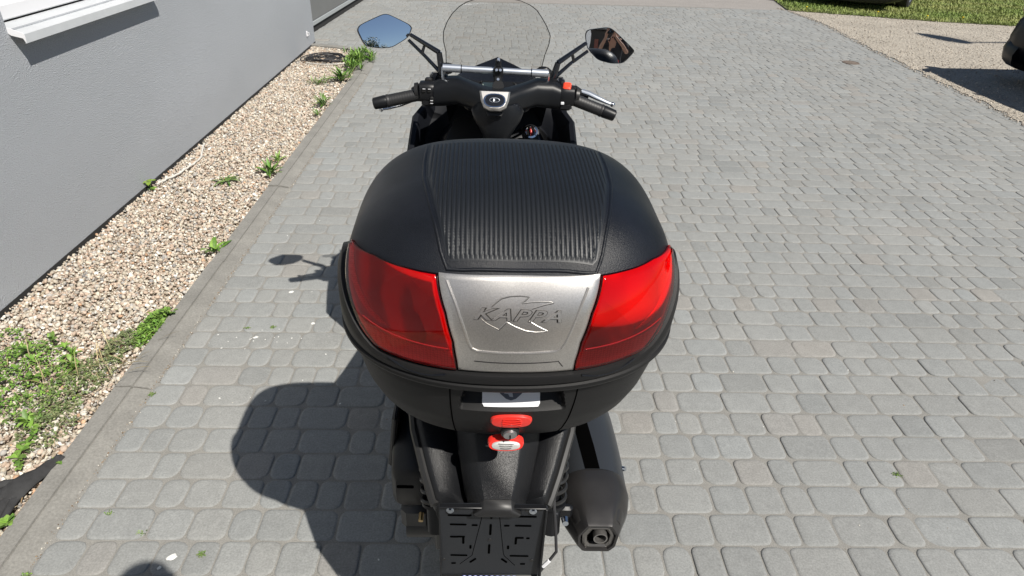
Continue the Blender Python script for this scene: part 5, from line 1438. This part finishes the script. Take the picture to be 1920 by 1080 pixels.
    for sx in (-1, 1):
        part(MB().box((sx * .186, 2.045, 1.198), (.042, .055, .042), (R(-8), 0, sx * -.12), .01), 'fluid_reservoir', M['gloss_black'])
        sc_ = MB()
        for q in ((.010, -.012), (-.010, .006)): sc_.cyl((sx * (.186 + q[0]), 2.035 + q[1], 1.219), (sx * (.186 + q[0]), 2.034 + q[1], 1.2225), .0035, .003, 8)
        part(sc_, 'reservoir_screws', M['steel'])
        # lever cable
    part(MB().tube([(-.165, 2.10, 1.17), (-.20, 2.08, 1.19), (-.235, 2.06, 1.175)], .005, 8), 'brake_hose', M['cable_black'])
    part(MB().tube([(.165, 2.10, 1.17), (.20, 2.08, 1.19), (.235, 2.06, 1.178)], .005, 8), 'brake_hose', M['cable_black'])
bars()

# ---- mirrors -----------------------------------------------------------
def mirror(sx, outline, centre, n, base, elbow, attach, attach2, curv):
    n = Vector(n).normalized(); c = FR(centre)
    outline = [(x * 1.08 + .0014, z * 1.08 - .1368) for x, z in outline]
    m = empty('mirror', (c.x, c.y - SY, c.z), parent=root)
    pl = []
    for i in range(len(outline)):
        (x0, z0), (x1, z1) = outline[i], outline[(i + 1) % len(outline)]
        for k in range(5): pl.append((x0 + (x1 - x0) * k / 5, z0 + (z1 - z0) * k / 5))
    # corner rounding
    for _ in range(2): pl = [((pl[i - 1][0] + 2 * pl[i][0] + pl[(i + 1) % len(pl)][0]) / 4, (pl[i - 1][1] + 2 * pl[i][1] + pl[(i + 1) % len(pl)][1]) / 4) for i in range(len(pl))]
    def pt(x, z, s=1.0, d=0.0, bulge=0.0):
        dx, dz = (x - c.x) * s, (z - c.z) * s
        dy = -(n.x * dx + n.z * dz) / n.y
        r2 = dx * dx + dy * dy + dz * dz
        return Vector((dx, dy, dz)) + n * (d + bulge * (.0034 * .9 / curv * 1.1 - r2 / (2 * curv)))
    g = MB(); rings = [[pt(x, z, s, .002, 1) for x, z in pl] for s in (.955, .8, .6, .4, .2, .02)]
    g.loft(rings, cap0=False); g.build('mirror_glass', M['mirror'], m, smooth=180)
    h = MB(); h.loft([[pt(x, z, s, d) for x, z in pl] for s, d in ((.945, -.006), (.955, .003), (.985, .0045), (1.0, .001), (.995, -.010), (.93, -.022), (.72, -.034), (.4, -.040), (.1, -.042))], cap0=False)
    h.build('mirror_housing', M['gloss_black'], m, smooth=50)
    B, E_, A, A2 = FR(base), FR(elbow), FR(attach), FR(attach2)
    o = -Vector((c.x, c.y, c.z))
    MB().tube([B, B.lerp(E_, .5), E_], [.0150, .0135, .0115], 12, flat=.8).tube([E_, E_.lerp(A, .5), A], [.0105, .0088, .0075], 10, flat=.8).tube([B.lerp(E_, .25) + Vector((sx * .006, 0, 0)), B.lerp(A2, .5) + Vector((0, 0, .008)), A2], [.0068, .006, .0055], 8).tube([E_.lerp(A, .5), B.lerp(A2, .52) + Vector((sx * .01, 0, .012))], .005, 8).build('mirror_arm', M['gloss_black'], m, off=o)
    MB().cyl(B + Vector((0, 0, -.018)), B + Vector((0, 0, .012)), .019, .017, 18).cyl(B + Vector((0, -.018, -.01)), B + Vector((0, -.030, -.012)), .008, .008, 6).build('mirror_base', M['satin_black'], m, off=o)
    MB().cyl(B + Vector((sx * .018, -.006, .004)), B + Vector((sx * .021, -.009, .007)), .0045, .004, 8).build('mirror_screw', M['steel'], m, off=o)
    return m
OL = [(-.414, 1.335), (-.405, 1.349), (-.342, 1.3755), (-.326, 1.376), (-.266, 1.347), (-.258, 1.337), (-.269, 1.311), (-.317, 1.2845), (-.349, 1.284), (-.392, 1.290)]
OR_ = [(.2565, 1.340), (.262, 1.355), (.320, 1.366), (.338, 1.362), (.405, 1.310), (.407, 1.302), (.379, 1.268), (.342, 1.2645), (.300, 1.272), (.266, 1.303)]
mirror(-1, OL, (-.335, 2.05, 1.332), (.33, -.92, .235), (-.166, 2.03, 1.205), (-.176, 2.03, 1.280), (-.262, 2.056, 1.322), (-.268, 2.056, 1.307), .9)
mirror(1, OR_, (.333, 2.05, 1.316), (-.160, -.97, .128), (.166, 2.03, 1.208), (.180, 2.03, 1.264), (.262, 2.056, 1.318), (.270, 2.056, 1.296), 1.1)
FRONT[0] = False

# ------------------------------------------------------------------ BEHIND THE CAMERA (seen in the mirrors)
def tree(x, y, h, cr, label, n=2600):
    t = empty('tree', (x, y, 0)); tag(t, label, 'tree', 'trees behind the photographer')
    mb = MB(); mb.tube([(0, 0, -.1), (.05, 0, h * .25), (-.04, .05, h * .5), (0, 0, h * .8)], [h * .03, h * .024, h * .017, h * .006], 10)
    for i in range(7):
        a = i * 2.4; z0 = h * (.25 + .06 * i)
        mb.tube([(0, 0, z0), (math.cos(a) * cr * .4, math.sin(a) * cr * .4, z0 + h * .10), (math.cos(a) * cr * .75, math.sin(a) * cr * .75, z0 + h * .16)], [h * .012, h * .008, h * .003], 6)
    mb.build('trunk', M['bark'], t)
    L = Leaves()
    cl = [(rnd.gauss(0, cr * .42), rnd.gauss(0, cr * .42), h * rnd.uniform(.35, .95), cr * rnd.uniform(.22, .42)) for _ in range(26)]
    for _ in range(n):
        cx, cy, cz, q = rnd.choice(cl)
        d = Vector((rnd.gauss(0, 1), rnd.gauss(0, 1), rnd.gauss(0, .8))).normalized() * q * rnd.uniform(.6, 1.05)
        L.leaf((cx + d.x, cy + d.y, cz + d.z), rnd.uniform(0, 6.28), .26, .17, rnd.uniform(-.8, .8), .6, tone(rnd.choice([(.045, .09, .02), (.06, .12, .025), (.035, .07, .018)])), 2)
    L.build('crown', M['tree_leaf'], t)
tree(9.0, -27, 7.4, 2.6, 'dark rounded tree nearest the left of the mirror skyline')
tree(14.5, -25, 6.4, 2.2, 'smaller tree in the middle of the mirror skyline')
tree(6.5, -13, 5.0, 2.4, 'bushy green tree beside the pale wall behind the photographer')
tree(5.2, -17, 4.4, 2.4, 'taller green tree at the far right behind the photographer')
def back_house():
    t = empty('workshop', (-1.0, -11, 0)); tag(t, 'dark workshop building with a red door frame behind the photographer', 'building')
    mb = MB(); mb.box((0, 0, 1.6), (7, 4, 3.4), bev=.02); mb.build('wall', mat('dark_render', (.06, .055, .05), .8), t)
    MB().box((0, 0, 3.42), (7.5, 4.5, .16), bev=.03).build('roof', M['sill'], t)
    MB().box((-1.6, 2.03, 1.3), (.35, .05, 2.6), bev=.01).build('door_frame', M['brick'], t)
    MB().box((-.6, 2.02, 1.25), (1.5, .04, 2.3), bev=.01).build('door', M['car_trim'], t)
    MB().box((2.3, 2.03, 1.5), (1.6, .06, 2.0), bev=.01).build('pale_door', M['pale_render'], t)
back_house()

def photographer():
    t = empty('person', (0.03, -0.42, 0)); tag(t, 'person in dark shirt and trousers standing behind the scooter holding up a camera', 'person')
    V = []; E = []; RAD = []
    def v(x, y, z, r, p=None, r2=None):
        V.append((x - .03, y + .42, z)); RAD.append((r, r2 or r)); i = len(V) - 1
        if p is not None: E.append((p, i))
        return i
    pel = v(.04, -.50, 1.03, .15, None, .115)
    ab = v(.05, -.47, 1.21, .14, pel, .105); ch = v(.06, -.40, 1.42, .165, ab, .115); cb = v(.07, -.33, 1.55, .12, ch, .09)
    nk = v(.09, -.25, 1.67, .057, cb); v(.105, -.19, 1.755, .054, nk)
    for sx in (-1, 1):
        sh = v(.07 + sx * .18, -.33, 1.55, .064, cb); el = v(.05 + sx * .30, -.27, 1.32, .046, sh); m_ = v(.04 + sx * .22, -.18, 1.46, .041, el)
        wr = v(.02 + sx * .115, -.105, 1.60, .028, m_); pm = v(sx * .088, -.088, 1.655, .034, wr, .018)
        kn = v(sx * .082, -.078, 1.690, .030, pm, .016)
        for q, (dy, ln) in enumerate(((.012, .045), (-.004, .055), (-.02, .052), (-.034, .040))):
            b_ = v(sx * .078, -.070 + dy - .0, 1.705 + .006 * q, .0095, kn)
            c_ = v(sx * .070, -.050 + dy * .3 - .006, 1.722 + .010 * q, .0088, b_)
            v(sx * (.070 - ln), -.034 + dy * .2 - .006, 1.728 + .012 * q, .0080, c_)
        tb = v(sx * .060, -.100, 1.668, .012, pm); v(sx * .036, -.098, 1.684, .0095, tb)
        hp = v(.04 + sx * .09, -.49, .95, .098, pel); ke = v(.03 + sx * .11, -.44, .52, .064, hp); an = v(.03 + sx * .12, -.45, .10, .044, ke)
        v(.03 + sx * .13, -.32, .045, .036, an)
    me = bpy.data.meshes.new('body'); me.from_pydata(V, E, []); me.materials.append(M['skin'])
    o = bpy.data.objects.new('body', me); COL.objects.link(o); o.parent = t
    sk = o.modifiers.new('skin', 'SKIN'); sk.use_smooth_shade = True
    for i, r in enumerate(RAD): me.skin_vertices[0].data[i].radius = r
    me.skin_vertices[0].data[0].use_root = True
    ss = o.modifiers.new('sub', 'SUBSURF'); ss.levels = 1; ss.render_levels = 1
    off = (-.03, .42, 0)
    # head with face, hair
    h = MB(); rings = []
    prof = [(-.115, .030, .035, .015), (-.10, .048, .055, .014), (-.07, .062, .075, .008), (-.03, .070, .088, 0), (.01, .074, .095, -.003), (.05, .075, .096, -.006), (.085, .066, .082, -.008), (.108, .042, .052, -.008), (.118, .012, .015, -.008)]
    HC = Vector((.115, -.085, 1.868))
    for z, a, b, yo in prof:
        ring = []
        for k in range(28):
            an = 6.283 * k / 28; x, y = a * math.cos(an), b * math.sin(an) + yo
            if y > 0:
                f = math.exp(-(x / .012) ** 2)
                y += f * (.018 * math.exp(-((z + .02) / .02) ** 2)) + .006 * math.exp(-(x / .022) ** 2) * math.exp(-((z + .062) / .01) ** 2) - .007 * math.exp(-((abs(x) - .031) / .014) ** 2) * math.exp(-((z - .005) / .014) ** 2)
            ring.append(HC + Vector((x, y, z)))
        rings.append(ring)
    hd = h.loft(rings).build('head', M['skin'], t, 180, off); 
    md = hd.modifiers.new('s', 'SUBSURF'); md.levels = md.render_levels = 1
    for sx in (-1, 1):
        MB().sphere(HC + Vector((sx * .031, .078, .005)), .012, 10, 7).build('eye', M['eye'], hd, 180, off)
        MB().sphere(HC + Vector((sx * .077, -.005, -.01)), .03, 10, 7, (.3, .6, 1.1)).build('ear', M['skin'], hd, 180, off)
    hr = MB(); hr.loft([[HC + Vector((a * math.cos(q), b * math.sin(q) + yo - (.018 if math.sin(q) > .4 and z < .07 else 0), z)) for q in [6.283 * k / 26 for k in range(26)]] for z, a, b, yo in ((.02, .074, .07, -.034), (.04, .080, .09, -.018), (.075, .078, .093, -.012), (.108, .058, .068, -.010), (.128, .02, .024, -.010))]).build('hair', M['hair'], t, 180, off)
    MB().box(HC + Vector((0, .098, -.062)), (.044, .006, .009), bev=.003).build('mouth', M['red_plastic'] if False else M['brick'], hd, off=off)
    # short sleeved shirt, trousers, shoes
    def r_(c, a, b, k=24): return [Vector(c) + Vector((a * math.cos(q), b * math.sin(q), 0)) for q in [6.283 * i / k for i in range(k)]]
    s = MB().loft([r_((x, y, z), a, b) for x, y, z, a, b in ((.04, -.50, .95, .19, .14), (.04, -.49, 1.04, .185, .135), (.05, -.465, 1.21, .175, .13), (.06, -.42, 1.37, .19, .135), (.065, -.375, 1.48, .20, .13), (.07, -.335, 1.56, .18, .105), (.08, -.28, 1.625, .09, .075), (.085, -.265, 1.64, .075, .066))], cap0=False, cap1=False)
    s.build('shirt', M['shirt'], t, 180, off)
    for sx in (-1, 1):
        MB().tube([(.07 + sx * .13, -.335, 1.555), (.07 + sx * .19, -.33, 1.54), (.06 + sx * .245, -.305, 1.45), (.055 + sx * .275, -.288, 1.385)], [.07, .078, .070, .064], 16).build('sleeve', M['shirt'], t, 180, off)
        MB().tube([(.04 + sx * .075, -.50, 1.06), (.04 + sx * .09, -.49, .90), (.03 + sx * .11, -.44, .52), (.03 + sx * .12, -.445, .12), (.03 + sx * .12, -.445, .06)], [.115, .112, .080, .070, .075], 18).build('trouser_leg', M['trousers'], t, 180, off)
        MB().loft([[(.03 + sx * .13 + x, y, z) for x, z in sell(0, zc, hx, hz, 2.6, 16)] for y, zc, hx, hz in ((-.52, .05, .03, .045), (-.49, .055, .042, .052), (-.40, .06, .045, .058), (-.30, .045, .050, .042), (-.24, .035, .042, .032), (-.22, .03, .02, .02))]).build('shoe', M['shoe'], t, 60, off)
    return t
photographer()
cm = empty('camera_body', (0, -.06, 1.705)); tag(cm, 'small black camera held up in both hands of the photographer', 'camera')
MB().box((0, 0, .0), (.125, .030, .075), bev=.007).build('camera_case', M['satin_black'], cm)
MB().cyl((0, .015, .003), (0, .030, .003), .026, .024, 24).build('lens_barrel', M['gloss_black'], cm)
MB().cyl((.04, 0, .037), (.04, 0, .042), .007, .006, 12).build('shutter_button', M['alu'], cm)
